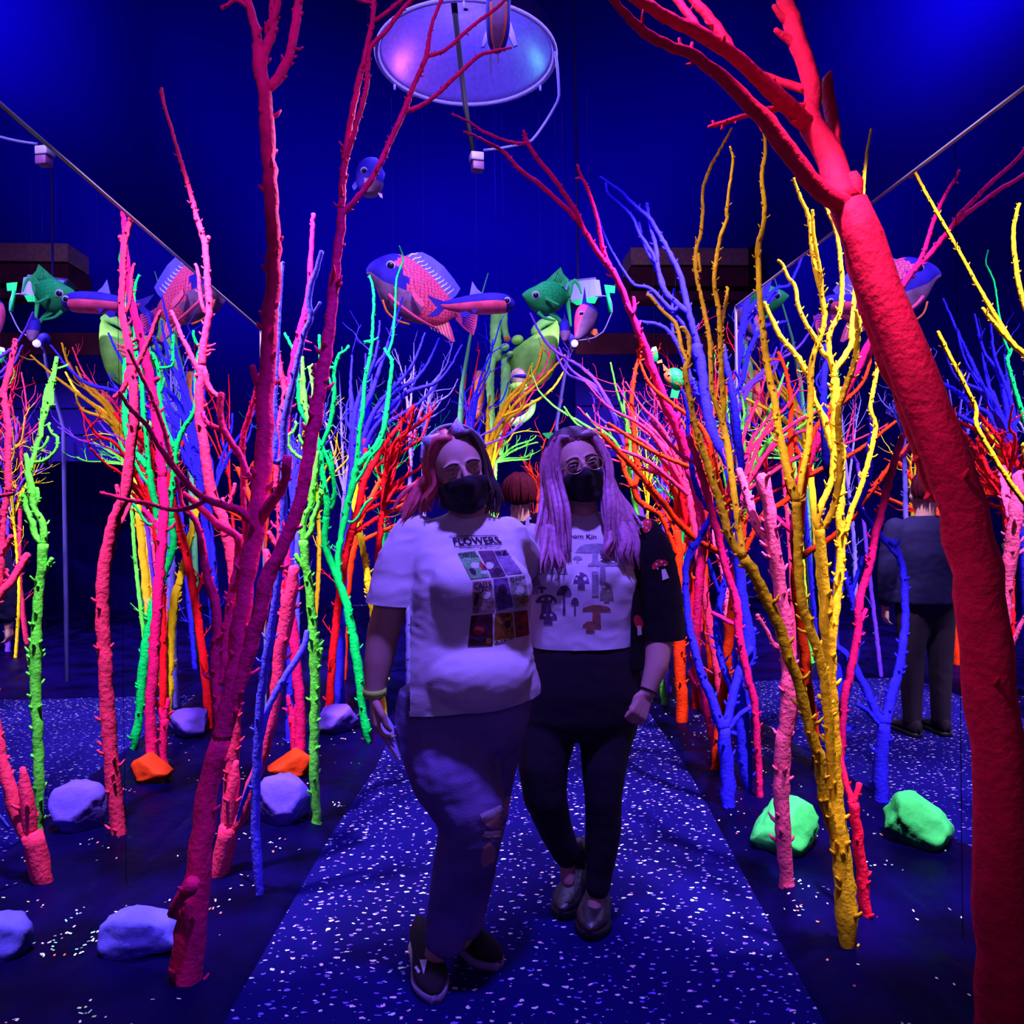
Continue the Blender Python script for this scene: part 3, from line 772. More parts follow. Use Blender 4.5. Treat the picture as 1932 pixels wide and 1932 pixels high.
tree('rough rose pink trunk with a chopped top, left of the yellow tree', 'rose',
     [(1485, 1674, 27), (1480, 1600, 29), (1474, 1500, 29), (1480, 1390, 30), (1489, 1320, 28), (1484, 1220, 26), (1474, 1120, 25), (1461, 1050, 25), (1455, 1000, 24), (1449, 945, 24), (1438, 905, 27), (1434, 897, 18)],
     [[0.15, (1460, 1050, 17), (1440, 1010, 17), (1427, 990, 17), (1413, 945, 16), (1400, 905, 15), (1393, 885, 13)],
      [0, (1462, 1220, 8), (1446, 1188, 8), (1428, 1160, 8)], [0, (1458, 1010, 9), (1452, 975, 8)]], seed=22, knob=.3, rough=.3)

tree('stout blue trunk with a tapered foot, left of the rose pink trunk', 'blue',
     [(1412, 1494, 8), (1408, 1465, 22), (1404, 1410, 27), (1402, 1345, 26), (1404, 1280, 30), (1412, 1215, 26), (1404, 1150, 22), (1396, 1090, 21), (1391, 1045, 20), (1386, 985, 18)],
     [[0.15, (1386, 985, 16), (1390, 930, 15), (1398, 880, 14), (1393, 830, 15), (1387, 770, 14), (1378, 725, 13), (1371, 690, 12), (1364, 650, 9)],
      [0.1, (1390, 1330, 13), (1375, 1285, 13), (1360, 1240, 13), (1352, 1180, 13), (1360, 1130, 13), (1373, 1075, 12), (1372, 1020, 11), (1352, 978, 11), (1330, 950, 11), (1312, 913, 11), (1305, 880, 10), (1307, 848, 9), (1298, 820, 8), (1297, 772, 7), (1286, 735, 7)],
      [0.0, (1358, 1120, 8), (1345, 1085, 8), (1336, 1055, 7)],
      [0.0, (1415, 1420, 10), (1424, 1412, 9), (1428, 1415, 6)], [0, (1392, 1385, 9), (1378, 1382, 7), (1368, 1378, 4)],
      [0, (1388, 745, 6), (1396, 720, 6), (1385, 700, 5)],
      [0, (1412, 1225, 9), (1420, 1195, 10), (1425, 1185, 9)],
      ], seed=23, knob=.2, rough=.22)

tree('tall blue tree with many upright stems, left of the yellow stems', 'blue',
     [(1385, 1400, 20), (1390, 1250, 20), (1395, 1100, 20), (1388, 960, 20), (1372, 870, 22), (1350, 830, 21), (1339, 795, 20), (1330, 745, 19), (1323, 690, 19), (1316, 650, 20)],
     [[0.1, (1316, 650, 13), (1305, 610, 13), (1297, 578, 13), (1290, 545, 12), (1282, 515, 11), (1262, 475, 10), (1243, 440, 9), (1226, 412, 8), (1200, 390, 7), (1172, 362, 6), (1148, 345, 5), (1132, 334, 4)],
      [0.1, (1298, 590, 12), (1275, 570, 11), (1259, 555, 11), (1247, 533, 10), (1241, 505, 9), (1237, 465, 9), (1227, 425, 7), (1221, 383, 6)],
      [0.1, (1242, 505, 8), (1232, 480, 7), (1216, 455, 7), (1206, 440, 6), (1192, 408, 6), (1164, 380, 5), (1148, 366, 4), (1143, 345, 4)],
      [0.2, (1256, 555, 8), (1246, 520, 8), (1222, 475, 7), (1210, 440, 6), (1206, 420, 5)],
      [0.2, (1268, 585, 8), (1228, 545, 7), (1197, 537, 6), (1175, 508, 5), (1150, 465, 4), (1134, 425, 4), (1129, 405, 3)],
      [0.1, (1337, 775, 10), (1320, 700, 9), (1296, 625, 9), (1270, 590, 8), (1245, 575, 7), (1222, 550, 6)],
      [0.1, (1346, 810, 12), (1325, 750, 11), (1305, 720, 11), (1286, 665, 10), (1262, 625, 8), (1240, 612, 7), (1218, 608, 6), (1203, 606, 5)],
      [0.1, (1340, 800, 9), (1322, 760, 9), (1308, 740, 8)], [0.1, (1270, 640, 7), (1268, 590, 6), (1272, 545, 5)],
      ], Y=4.6, seed=24, knob=.1, rough=.12)

tree('tall plum tree right of the path whose thin top arches left under the round lamp', 'magenta',
     [(1350, 1427, 12), (1338, 1370, 14), (1325, 1300, 15), (1315, 1240, 15), (1314, 1180, 16), (1320, 1100, 17), (1325, 1010, 18), (1318, 945, 18), (1300, 882, 20)],
     [[-0.5, (1300, 882, 20), (1286, 830, 20), (1272, 797, 19), (1259, 772, 19), (1248, 739, 18), (1234, 706, 17), (1223, 673, 16), (1211, 640, 15), (1190, 590, 14), (1170, 540, 13), (1149, 500, 13), (1130, 480, 11), (1106, 440, 10), (1088, 414, 10), (1054, 380, 9), (1015, 345, 9), (984, 323, 8), (950, 287, 7), (925, 272, 6), (894, 255, 5), (874, 249, 4)],
      [-0.2, (1106, 445, 9), (1090, 405, 9), (1077, 383, 9), (1044, 336, 9), (1013, 298, 8), (995, 269, 8), (988, 246, 5)],
      [-0.1, (996, 270, 7), (975, 270, 7), (950, 264, 6), (912, 248, 6), (886, 231, 5), (852, 215, 4)],
      [-0.1, (1150, 503, 10), (1138, 470, 9), (1127, 414, 8), (1111, 362, 7), (1098, 334, 6), (1089, 311, 5)],
      [0, (1101, 340, 5), (1092, 335, 4), (1086, 337, 3)], [0, (1176, 560, 9), (1192, 590, 8), (1197, 575, 8), (1195, 560, 6)],
      [0, (1275, 800, 9), (1281, 780, 8), (1283, 775, 6)],
      [0, (1318, 1300, 9), (1305, 1280, 8), (1300, 1265, 7)],
      [0.1, (1325, 1010, 10), (1340, 985, 10), (1352, 960, 8)],
      ], seed=25, knob=.1)

tree('crimson stick with a stubby fork behind the foot of the yellow tree', 'crimson',
     [(1634, 1727, 22), (1625, 1640, 21), (1616, 1560, 20), (1610, 1515, 20)],
     [[0.1, (1610, 1518, 14), (1598, 1480, 12), (1588, 1440, 11), (1580, 1380, 10)], [0, (1610, 1515, 12), (1619, 1490, 11), (1621, 1478, 11)]], seed=26, knob=.12)

tree('broad orange trunk with ribbed bark under the dark sleeve of the woman in glasses', 'orange',
     [(1287, 1362, 24), (1285, 1300, 23), (1281, 1220, 23), (1280, 1130, 19), (1281, 1050, 16), (1278, 1000, 15)],
     [[0.2, (1278, 1000, 12), (1277, 950, 12), (1276, 900, 12), (1275, 870, 12), (1281, 840, 9), (1283, 825, 7)],
      [-0.1, (1278, 1045, 11), (1262, 1010, 10), (1248, 975, 10), (1225, 958, 11), (1205, 945, 12), (1196, 922, 13)],
      [0.05, (1196, 922, 11), (1204, 886, 12), (1197, 847, 11), (1196, 806, 10), (1191, 764, 9), (1195, 723, 8), (1201, 690, 7), (1211, 664, 6)],
      [0.05, (1194, 918, 9), (1184, 903, 9), (1175, 870, 9), (1183, 845, 8), (1181, 824, 8)], [0, (1176, 872, 7), (1164, 858, 5), (1171, 868, 5)],
      [0, (1204, 682, 5), (1215, 678, 4), (1222, 679, 3)],
      [0.1, (1282, 1048, 12), (1292, 1030, 12), (1310, 990, 11), (1316, 960, 9)],
      [0.1, (1283, 1080, 9), (1300, 1050, 9), (1312, 1030, 8), (1311, 995, 7)],
      [0.1, (1278, 1120, 9), (1296, 1100, 8), (1310, 1090, 7)],
      [0.1, (1276, 1010, 7), (1255, 965, 6), (1240, 950, 5), (1225, 925, 4)],
      ], seed=27, knob=.15, rough=.2, tw=1, twL=.12)

tree('slimmer forked blue trunk close beside the stout blue trunk, mirrored at the right edge', 'blue',
     [(1660, 1480, 26), (1664, 1420, 26), (1668, 1365, 24)],
     [[0.1, (1666, 1365, 18), (1645, 1325, 17), (1620, 1275, 17), (1605, 1245, 15), (1578, 1218, 12)], [0, (1662, 1370, 10), (1640, 1345, 10), (1618, 1328, 9)],
      [0.1, (1670, 1365, 20), (1684, 1310, 18), (1700, 1240, 16), (1708, 1150, 14), (1700, 1060, 13), (1680, 1020, 13)],
      [0.1, (1695, 1050, 12), (1670, 1020, 12), (1640, 985, 12), (1605, 940, 11)]], Y=3.45, seed=28, mirror=DR, knob=.15)

tree('thin plum trunk just behind the rough rose pink one, mirrored near the right edge', 'magenta',
     [(1585, 1400, 12), (1592, 1330, 14), (1605, 1270, 15), (1618, 1190, 15), (1622, 1130, 15), (1640, 1070, 14), (1652, 1010, 14), (1665, 960, 14), (1682, 890, 13), (1705, 820, 12)],
     [[0.1, (1625, 1170, 9), (1634, 1150, 8)], [0.1, (1690, 870, 8), (1712, 850, 7), (1740, 790, 6)]], Y=3.5, seed=29, mirror=DR, knob=.12)

tree('bright orange trunk between the plum tree and the stout blue trunk, with long slanting limbs', 'orange',
     [(1545, 1480, 18), (1530, 1330, 18), (1512, 1180, 18), (1500, 1100, 17), (1505, 1055, 16)],
     [[0.0, (1505, 1055, 13), (1530, 1038, 13), (1562, 1020, 12), (1600, 985, 12), (1640, 930, 11), (1690, 868, 10), (1740, 815, 8)],
      [0.1, (1502, 1080, 15), (1508, 1010, 16), (1512, 950, 15), (1522, 880, 13), (1528, 835, 12), (1545, 800, 9), (1590, 760, 8), (1625, 725, 7), (1640, 690, 6), (1644, 660, 5)],
      [0.1, (1520, 900, 10), (1560, 880, 9), (1600, 860, 8), (1640, 835, 7), (1690, 795, 6)],
      [0.0, (1515, 960, 9), (1490, 930, 8), (1482, 900, 6)]], Y=3.9, seed=30, mirror=DR, knob=.1, tw=1, twL=.1)
# ---- the thicket behind, left of the path
def fanset(rows):
    for i, r in enumerate(rows):
        kw = r[5] if len(r) > 5 else {}
        fan(r[0], r[1], r[2], r[3], r[4], seed=100 + i, **kw)

fanset([
 ('wide spreading blue bush behind the emerald tree, under the big pink fish', 'blue', (640, 1255), (664, 905),
   [(717, 605), (746, 590), (760, 560), (802, 628), (829, 638), (872, 651), (829, 711), (745, 720), (690, 667), (665, 667), (700, 690), (765, 735), (655, 760)], dict(w0=20, w1=5, Y=5.2, tw=1, spread=.5)),
 ('pale lavender twiggy tree behind the cat-eared woman', 'lavender', (770, 1200), (775, 870),
   [(745, 658), (781, 647), (806, 720), (765, 690)], dict(w0=10, w1=3, Y=5.6, tw=4, twL=.14)),
 ('slim white-lilac tree right of the lavender one, just above the cat ears', 'lavender', (800, 1190), (799, 835),
   [(838, 680), (854, 647), (864, 715), (806, 760), (835, 745)], dict(w0=10, w1=3, Y=5.8, tw=4, twL=.14)),
 ('low red bush behind the shoulder of the cat-eared woman', 'red', (715, 1235), (722, 960),
   [(781, 768), (812, 780), (755, 840), (775, 880), (790, 900), (745, 830), (730, 850), (800, 860)], dict(w0=14, w1=5, Y=5.0, tw=3, twL=.18)),
 ('royal blue tree between the magenta trunks at the left', 'blue', (545, 1300), (552, 950),
   [(505, 800), (520, 760), (575, 845), (585, 800), (598, 860), (560, 780)], dict(w0=13, w1=5, Y=4.6, tw=2)),
 ('blue tree at the far left behind the hot pink tree', 'blue', (425, 1235), (440, 900),
   [(345, 690), (385, 650), (415, 640), (480, 700), (455, 690), (330, 640), (500, 780), (420, 730)], dict(w0=18, w1=5, Y=5.6, tw=3)),
 ('frosty blue twiggy bush beyond the end of the left mirrors', 'lavender', (470, 1215), (468, 900),
   [(410, 665), (425, 650), (452, 690), (475, 700), (395, 720), (500, 760)], dict(w0=11, w1=3, Y=6.2, tw=5, twL=.2)),
 ('far blue bush at the left end of the thicket', 'violetblue', (560, 1190), (560, 930),
   [(500, 740), (530, 700), (585, 720), (615, 760), (640, 800)], dict(w0=12, w1=4, Y=7.2, tw=4)),
 ('yellow tree in the middle distance with long slanting limbs', 'gold', (890, 1250), (918, 862),
   [(1067, 669), (1065, 700), (1024, 647), (925, 746), (1002, 690), (990, 740)], dict(w0=15, w1=5, Y=6.4, tw=1, twL=.25)),
 ('second smaller yellow tree beside it with crooked twigs', 'yellow', (905, 1240), (926, 890),
   [(962, 760), (948, 790), (975, 800), (940, 815)], dict(w0=9, w1=4, Y=6.6, tw=3)),
 ('thin raspberry tree slanting through the middle behind the heads', 'pink', (915, 1235), (930, 880),
   [(1043, 681), (1040, 655), (1007, 738), (1018, 705)], dict(w0=9, w1=4, Y=6.8, tw=2)),
 ('small green tree low between the two heads', 'neon', (910, 1230), (936, 872),
   [(1011, 822), (1003, 856), (1000, 866), (965, 845), (1015, 835)], dict(w0=7, w1=3, Y=6.5, tw=3, twL=.12)),
 ('violet blue tangle in front of the big green creature', 'blue', (860, 1225), (885, 860),
   [(945, 605), (930, 640), (900, 740), (960, 720), (870, 690), (925, 700), (980, 800)], dict(w0=9, w1=3, Y=6.9, tw=3, twL=.3)),
 ('purple twig branch over the yellow limbs in the middle', 'purple', (830, 1240), (868, 880),
   [(985, 800), (950, 790), (905, 815)], dict(w0=8, w1=4, Y=6.0, tw=1)),
 ('wispy red tree behind the green rod, above the cat ears', 'red', (850, 1190), (862, 900),
   [(958, 700), (905, 660), (880, 705), (945, 640)], dict(w0=6, w1=3, Y=8.0, tw=2)),
 ('tiny orange twigs beside the head in the gap', 'orange', (1020, 1180), (1015, 950),
   [(1000, 880), (1012, 872), (1030, 880), (1040, 890), (1045, 850), (1058, 760)], dict(w0=6, w1=3, Y=8.6, tw=5, twL=.3)),
 # ---- right of the path
 ('purple-blue tree slanting left above the woman in glasses', 'purple', (1260, 1250), (1183, 850),
   [(1043, 651), (1000, 591), (1054, 655), (1120, 775)], dict(w0=15, w1=5, Y=5.6, tw=1, spread=.3)),
 ('mint green tree with stubby hand-like tips above the woman in glasses', 'neon', (1255, 1240), (1190, 905),
   [(1152, 684), (1179, 739), (1064, 767), (1015, 736), (1106, 780)], dict(w0=12, w1=5, Y=5.2, tw=1, twL=.14, spread=.3)),
 ('slender hot pink tree with long arching branches right of the woman in glasses', 'pink', (1370, 1300), (1300, 935),
   [(1106, 723), (1089, 767), (1075, 805), (1163, 724), (1179, 763), (1180, 720), (1211, 695), (1125, 853)], dict(w0=15, w1=4, Y=4.7, tw=2, spread=.3)),
 ('red-orange bush just behind the dark sleeve', 'red', (1315, 1270), (1298, 1000),
   [(1225, 880), (1240, 850), (1262, 870), (1252, 800), (1290, 830), (1330, 860), (1215, 915), (1340, 900)], dict(w0=15, w1=5, Y=5.1, tw=3, twL=.18)),
 ('second red-orange bush deeper behind the pink branches', 'orange', (1345, 1255), (1330, 1000),
   [(1285, 790), (1300, 750), (1350, 800), (1372, 720), (1400, 760), (1360, 690), (1255, 760)], dict(w0=14, w1=5, Y=5.9, tw=3)),
 ('bright pink stems standing close behind the stout blue trunk', 'pink', (1368, 1315), (1366, 1090),
   [(1340, 900), (1352, 860), (1378, 880), (1390, 800), (1320, 960)], dict(w0=17, w1=6, Y=4.9, tw=2)),
 ('pale pink stem left of the stout blue trunk', 'rose', (1380, 1330), (1372, 1130),
   [(1345, 1000), (1385, 960), (1360, 930)], dict(w0=13, w1=6, Y=4.6, tw=1)),
 ('violet blue tree in the gap beside the mirror edge', 'violetblue', (1420, 1290), (1400, 990),
   [(1376, 760), (1408, 720), (1355, 700), (1435, 800), (1392, 690)], dict(w0=15, w1=5, Y=5.2, tw=2)),
 ('orange-red tree rising along the mirror edge', 'orange', (1430, 1300), (1416, 980),
   [(1432, 645), (1408, 730), (1440, 700), (1452, 780), (1400, 800)], dict(w0=13, w1=5, Y=4.45, tw=2)),
 ('grass green spiky bush far behind the yellow stems', 'neon', (1385, 1225), (1378, 960),
   [(1358, 750), (1376, 760), (1395, 800), (1345, 800), (1412, 850), (1366, 720)], dict(w0=8, w1=3, Y=7.0, tw=6, twL=.35)),
 ('green bush low behind the plum tree', 'green', (1285, 1215), (1290, 980),
   [(1260, 880), (1235, 900), (1310, 870), (1325, 820)], dict(w0=8, w1=4, Y=7.2, tw=4)),
 ('yellow twiggy shrub beside the forked orange tree', 'yellow', (1225, 1220), (1222, 960),
   [(1205, 850), (1215, 870), (1195, 800), (1240, 860), (1190, 780)], dict(w0=6, w1=3, Y=7.6, tw=5, twL=.25)),
 ('deep purple bush far back on the right', 'purple', (1255, 1205), (1250, 960),
   [(1215, 820), (1240, 780), (1270, 800), (1300, 760), (1190, 850)], dict(w0=9, w1=4, Y=7.9, tw=5, twL=.3)),
 ('dark red bush at the far right behind everything', 'crimson', (1320, 1200), (1318, 950),
   [(1270, 690), (1300, 640), (1350, 680), (1395, 660), (1245, 740), (1380, 760)], dict(w0=11, w1=4, Y=8.2, tw=5, twL=.4)),
 ('pink shrub at the back among the red bushes', 'pink', (1250, 1195), (1255, 945),
   [(1225, 800), (1275, 740), (1305, 780), (1240, 700), (1330, 800)], dict(w0=9, w1=4, Y=8.4, tw=5, twL=.35)),
 ('blue shrub at the back right between the yellow stems', 'blue', (1440, 1200), (1430, 950),
   [(1380, 700), (1420, 650), (1470, 690), (1500, 740), (1350, 760)], dict(w0=12, w1=4, Y=7.7, tw=5, twL=.35)),
 # ---- in the far beds, hidden from here except in the mirrors
 ('lilac shrub far back on the left, seen through the blue bush', 'lavender', (640, 1165), (650, 930),
   [(600, 760), (640, 700), (690, 730), (720, 790)], dict(w0=9, w1=3, Y=8.8, tw=5, twL=.4)),
 ('green shrub far back on the left behind the red bush', 'green', (720, 1160), (725, 940),
   [(680, 800), (715, 760), (760, 790), (790, 830)], dict(w0=9, w1=3, Y=9.0, tw=5, twL=.4)),
 ('gold shrub far back on the left under the blue bush', 'gold', (590, 1180), (600, 950),
   [(560, 830), (600, 790), (635, 830), (660, 860)], dict(w0=9, w1=4, Y=7.6, tw=4, twL=.3)),
 ('orange twig shrub far back on the left', 'orange', (500, 1195), (505, 960),
   [(440, 850), (480, 800), (530, 820), (560, 860), (460, 900)], dict(w0=9, w1=4, Y=7.0, tw=5, twL=.3)),
])
# ------------------------------------------------------------------ people
M_SKIN = mat('skin', (0.62, 0.34, 0.30), 0.55, 0.3, var=0.12, vscale=14)
M_SHIRT = mat('white_cotton', (0.74, 0.70, 0.80), 0.9, 0.1, bump=0.15, bscale=300)
M_JEAN = mat('blue_denim', (0.24, 0.17, 0.50), 0.85, 0.15, bump=0.3, bscale=260, var=0.45, vscale=5)
M_FRAY = mat('frayed_white_threads', (0.7, 0.65, 0.85), 0.9, 0.1)
M_PANT = mat('black_stretch_cloth', (0.018, 0.010, 0.026), 0.8, 0.2)
M_CARDI = mat('black_knit', (0.012, 0.007, 0.016), 0.95, 0.1, bump=0.4, bscale=220)
M_MASK = mat('black_mask_cloth', (0.016, 0.009, 0.028), 0.8, 0.2)
M_HPINK = mat('coral_dyed_hair', (0.75, 0.09, 0.16), 0.45, 0.35, var=0.35, vscale=60)
M_HDARK = mat('dark_hair', (0.035, 0.012, 0.035), 0.45, 0.4, var=0.35, vscale=60)
M_HLAV = mat('lavender_pink_hair', (0.60, 0.22, 0.45), 0.42, 0.4, var=0.4, vscale=70)
M_HROOT = mat('brown_root_hair', (0.10, 0.035, 0.07), 0.45, 0.35, var=0.3, vscale=60)
M_HMAR = mat('maroon_hair', (0.060, 0.003, 0.016), 0.8, 0.06, var=0.4, vscale=50)
M_EYEW = mat('eye_white', (0.7, 0.65, 0.65), 0.2, 0.5)
M_IRIS = mat('dark_iris', (0.03, 0.02, 0.015), 0.15, 0.6)
M_SHOE = mat('black_canvas', (0.014, 0.009, 0.018), 0.85, 0.2, bump=0.25, bscale=200)
M_SOLE = mat('off_white_rubber', (0.30, 0.22, 0.42), 0.6, 0.3)
M_SOLEB = mat('black_rubber', (0.01, 0.008, 0.012), 0.5, 0.3)
M_LEATH = mat('black_leather', (0.014, 0.009, 0.016), 0.35, 0.5, bump=0.3, bscale=60)
M_ELAS = mat('white_elastic', (0.75, 0.7, 0.85), 0.8, 0.2)
M_WBAND = mat('neon_wristband', (0.55, 1.0, 0.12), 0.5, 0.3)
M_EARS = mat('glittery_lilac', (0.62, 0.52, 0.98), 0.5, 0.4, bump=0.6, bscale=200, var=0.4, vscale=120)
M_WIRE = mat('gold_wire', (0.55, 0.40, 0.28), 0.3, 0.5, metal=0.6)
M_NAVY = mat('navy_jacket', (0.008, 0.005, 0.05), 0.85, 0.2)
M_PHONE = mat('phone_shell', (0.45, 0.42, 0.85), 0.25, 0.5)
M_PHSIDE = mat('coral_phone_case', (0.9, 0.12, 0.10), 0.4, 0.4)
DG = bpy.context.evaluated_depsgraph_get

def px(n, Y):
    return n * Y / F * 1.0

def melt(mb, name, m, parent, vox, smooth=6, wr=0.0, wf=(9, 9, 4), seed=0, post=None, trim=None):
    """join overlapping closed pieces into one continuous skin"""
    o = mb.build(name, m, None)
    r = o.modifiers.new('r', 'REMESH'); r.mode = 'VOXEL'; r.voxel_size = vox; r.use_smooth_shade = True
    s = o.modifiers.new('s', 'SMOOTH'); s.factor = 0.5; s.iterations = smooth
    dg = DG(); dg.update()
    me = bpy.data.meshes.new_from_object(o.evaluated_get(dg))
    o.modifiers.clear(); old = o.data; o.data = me; me.name = name
    bpy.data.meshes.remove(old)
    if post: post(me)
    for co, no, keepf in (trim or ()):
        bm = bmesh.new(); bm.from_mesh(me)
        gv = [v for v in bm.verts if keepf is None or keepf(v.co)]
        st_ = set(gv)
        gf = [f for f in bm.faces if all(v in st_ for v in f.verts)]
        ge = list({e for f in gf for e in f.edges})
        bmesh.ops.bisect_plane(bm, geom=list({v for f in gf for v in f.verts}) + ge + gf, plane_co=co, plane_no=no, clear_outer=True)
        bm.to_mesh(me); bm.free()
    if wr > 0:
        sv = Vector((seed, seed * .7, 0))
        ns = [v.normal.copy() for v in me.vertices]
        for v, nn in zip(me.vertices, ns):
            p = v.co
            a = noise.noise(Vector((p.x * wf[0], p.y * wf[1], p.z * wf[2])) + sv)
            b = noise.noise(Vector((p.x * wf[0] * 2.3 + p.z * 9, p.y * wf[1] * 2.3, p.z * wf[2] * 2.5 - p.x * 6)) + sv)
            v.co = p + nn * (wr * (a + 0.5 * (1 - 2 * abs(b))))
    if len(me.materials) == 0: me.materials.append(m)
    me.polygons.foreach_set('use_smooth', [True] * len(me.polygons)); me.update()
    if parent is not None:
        o.parent = parent; o.matrix_parent_inverse = Matrix.Translation(-parent.location)
    return o

def dent(spots):
    """push the skin in (+) or out (-) round the given points"""
    def f(me):
        for v in me.vertices:
            for c, r, d in spots:
                q = (v.co - c).length / r
                if q < 1.6: v.co += d * math.exp(-q * q * 2)
    return f

def cap(mb, a, ra, b, rb, sides=14):
    """rounded cone between two joints"""
    a = Vector(a); b = Vector(b); d = (b - a); L = d.length; d.normalize()
    pts = []; rad = []
    for k in range(5):
        t = PI / 2 * (k / 4)
        pts.append(a - d * ra * math.cos(t)); rad.append(max(1e-4, ra * math.sin(t)))
    for k in range(5):
        t = PI / 2 * (k / 4)
        pts.append(b + d * rb * math.sin(t)); rad.append(max(1e-4, rb * math.cos(t)))
    mb.tube(pts, rad, sides)

def chain(mb, J, sides=14):
    for (a, ra), (b, rb) in zip(J[:-1], J[1:]):
        cap(mb, a, ra, b, rb, sides)

def pxchain(mb, rows, sides=16, grow=0.0):
    """rows of (x, y, half width in px, Y)"""
    J = [(at(x, y, Y), hw * Y / F + grow) for x, y, hw, Y in rows]
    chain(mb, J, sides)

def torso_rings(rows, n=28, grow=0.0, e=2.3):
    """rows of (y, xl, xr, Y, half depth[, tilt px]) -> rings"""
    R = []
    rows = catmull([tuple(r) + ((0,) if len(r) == 5 else ()) for r in rows], 1e9) if False else [tuple(r) + ((0,) if len(r) == 5 else ()) for r in rows]
    for y, xl, xr, Y, dp, tilt in rows:
        a = at(xl, y + tilt, Y); b = at(xr, y - tilt, Y)
        c = (a + b) / 2; u = (b - a) / 2
        L = u.length + grow; u.normalize()
        ring = []
        for k in range(n):
            t = 2 * PI * k / n
            cs, sn = math.cos(t), math.sin(t)
            ring.append(c + u * (L * math.copysign(abs(cs) ** (2 / e), cs)) + Vector((0, 1, 0)) * ((dp + grow) * math.copysign(abs(sn) ** (2 / e), sn)))
        R.append(ring)
    return R

def finger(mb, base, d1, d2, d3, L, r):
    p0 = base; p1 = p0 + d1.normalized() * L * .45; p2 = p1 + d2.normalized() * L * .32; p3 = p2 + d3.normalized() * L * .23
    chain(mb, [(p0, r), (p1, r * .95), (p2, r * .88), (p3, r * .75)], 10)

def hand(mb, wrist, down, side, palm, size=1.0, curl=0.6, thumb=1):
    """relaxed hand: down = wrist to knuckles, side = index-ward, palm = the way the palm faces"""
    down = down.normalized(); side = (side - down * side.dot(down)).normalized(); palm = (palm - down * palm.dot(down) - side * palm.dot(side)).normalized()
    s = size
    k0 = wrist + down * .085 * s
    for q in (-.030, -.011, .010, .029):
        cap(mb, wrist + side * q * .6 * s + down * .012 * s, .0145 * s, k0 + side * q * s, .0125 * s, 10)
    for q, L in ((.031, .072), (.011, .080), (-.010, .074), (-.030, .058)):
        b = k0 + side * q * s
        a1 = curl * .8; a2 = curl * 2.0; a3 = curl * 2.9
        finger(mb, b, down * math.cos(a1) + palm * math.sin(a1), down * math.cos(a2) + palm * math.sin(a2), down * math.cos(a3) + palm * math.sin(a3), L * s, .0088 * s)
    t0 = wrist + side * .026 * s + down * .022 * s
    t1 = t0 + (side * .6 + down * .75 + palm * .35).normalized() * .042 * s
    t2 = t1 + (down * .95 + palm * .3 - side * .05).normalized() * .034 * s
    t3 = t2 + (down * .8 + palm * .6 - side * .35).normalized() * .024 * s
    chain(mb, [(t0, .0135 * s), (t1, .0115 * s), (t2, .0098 * s), (t3, .0078 * s)], 10)

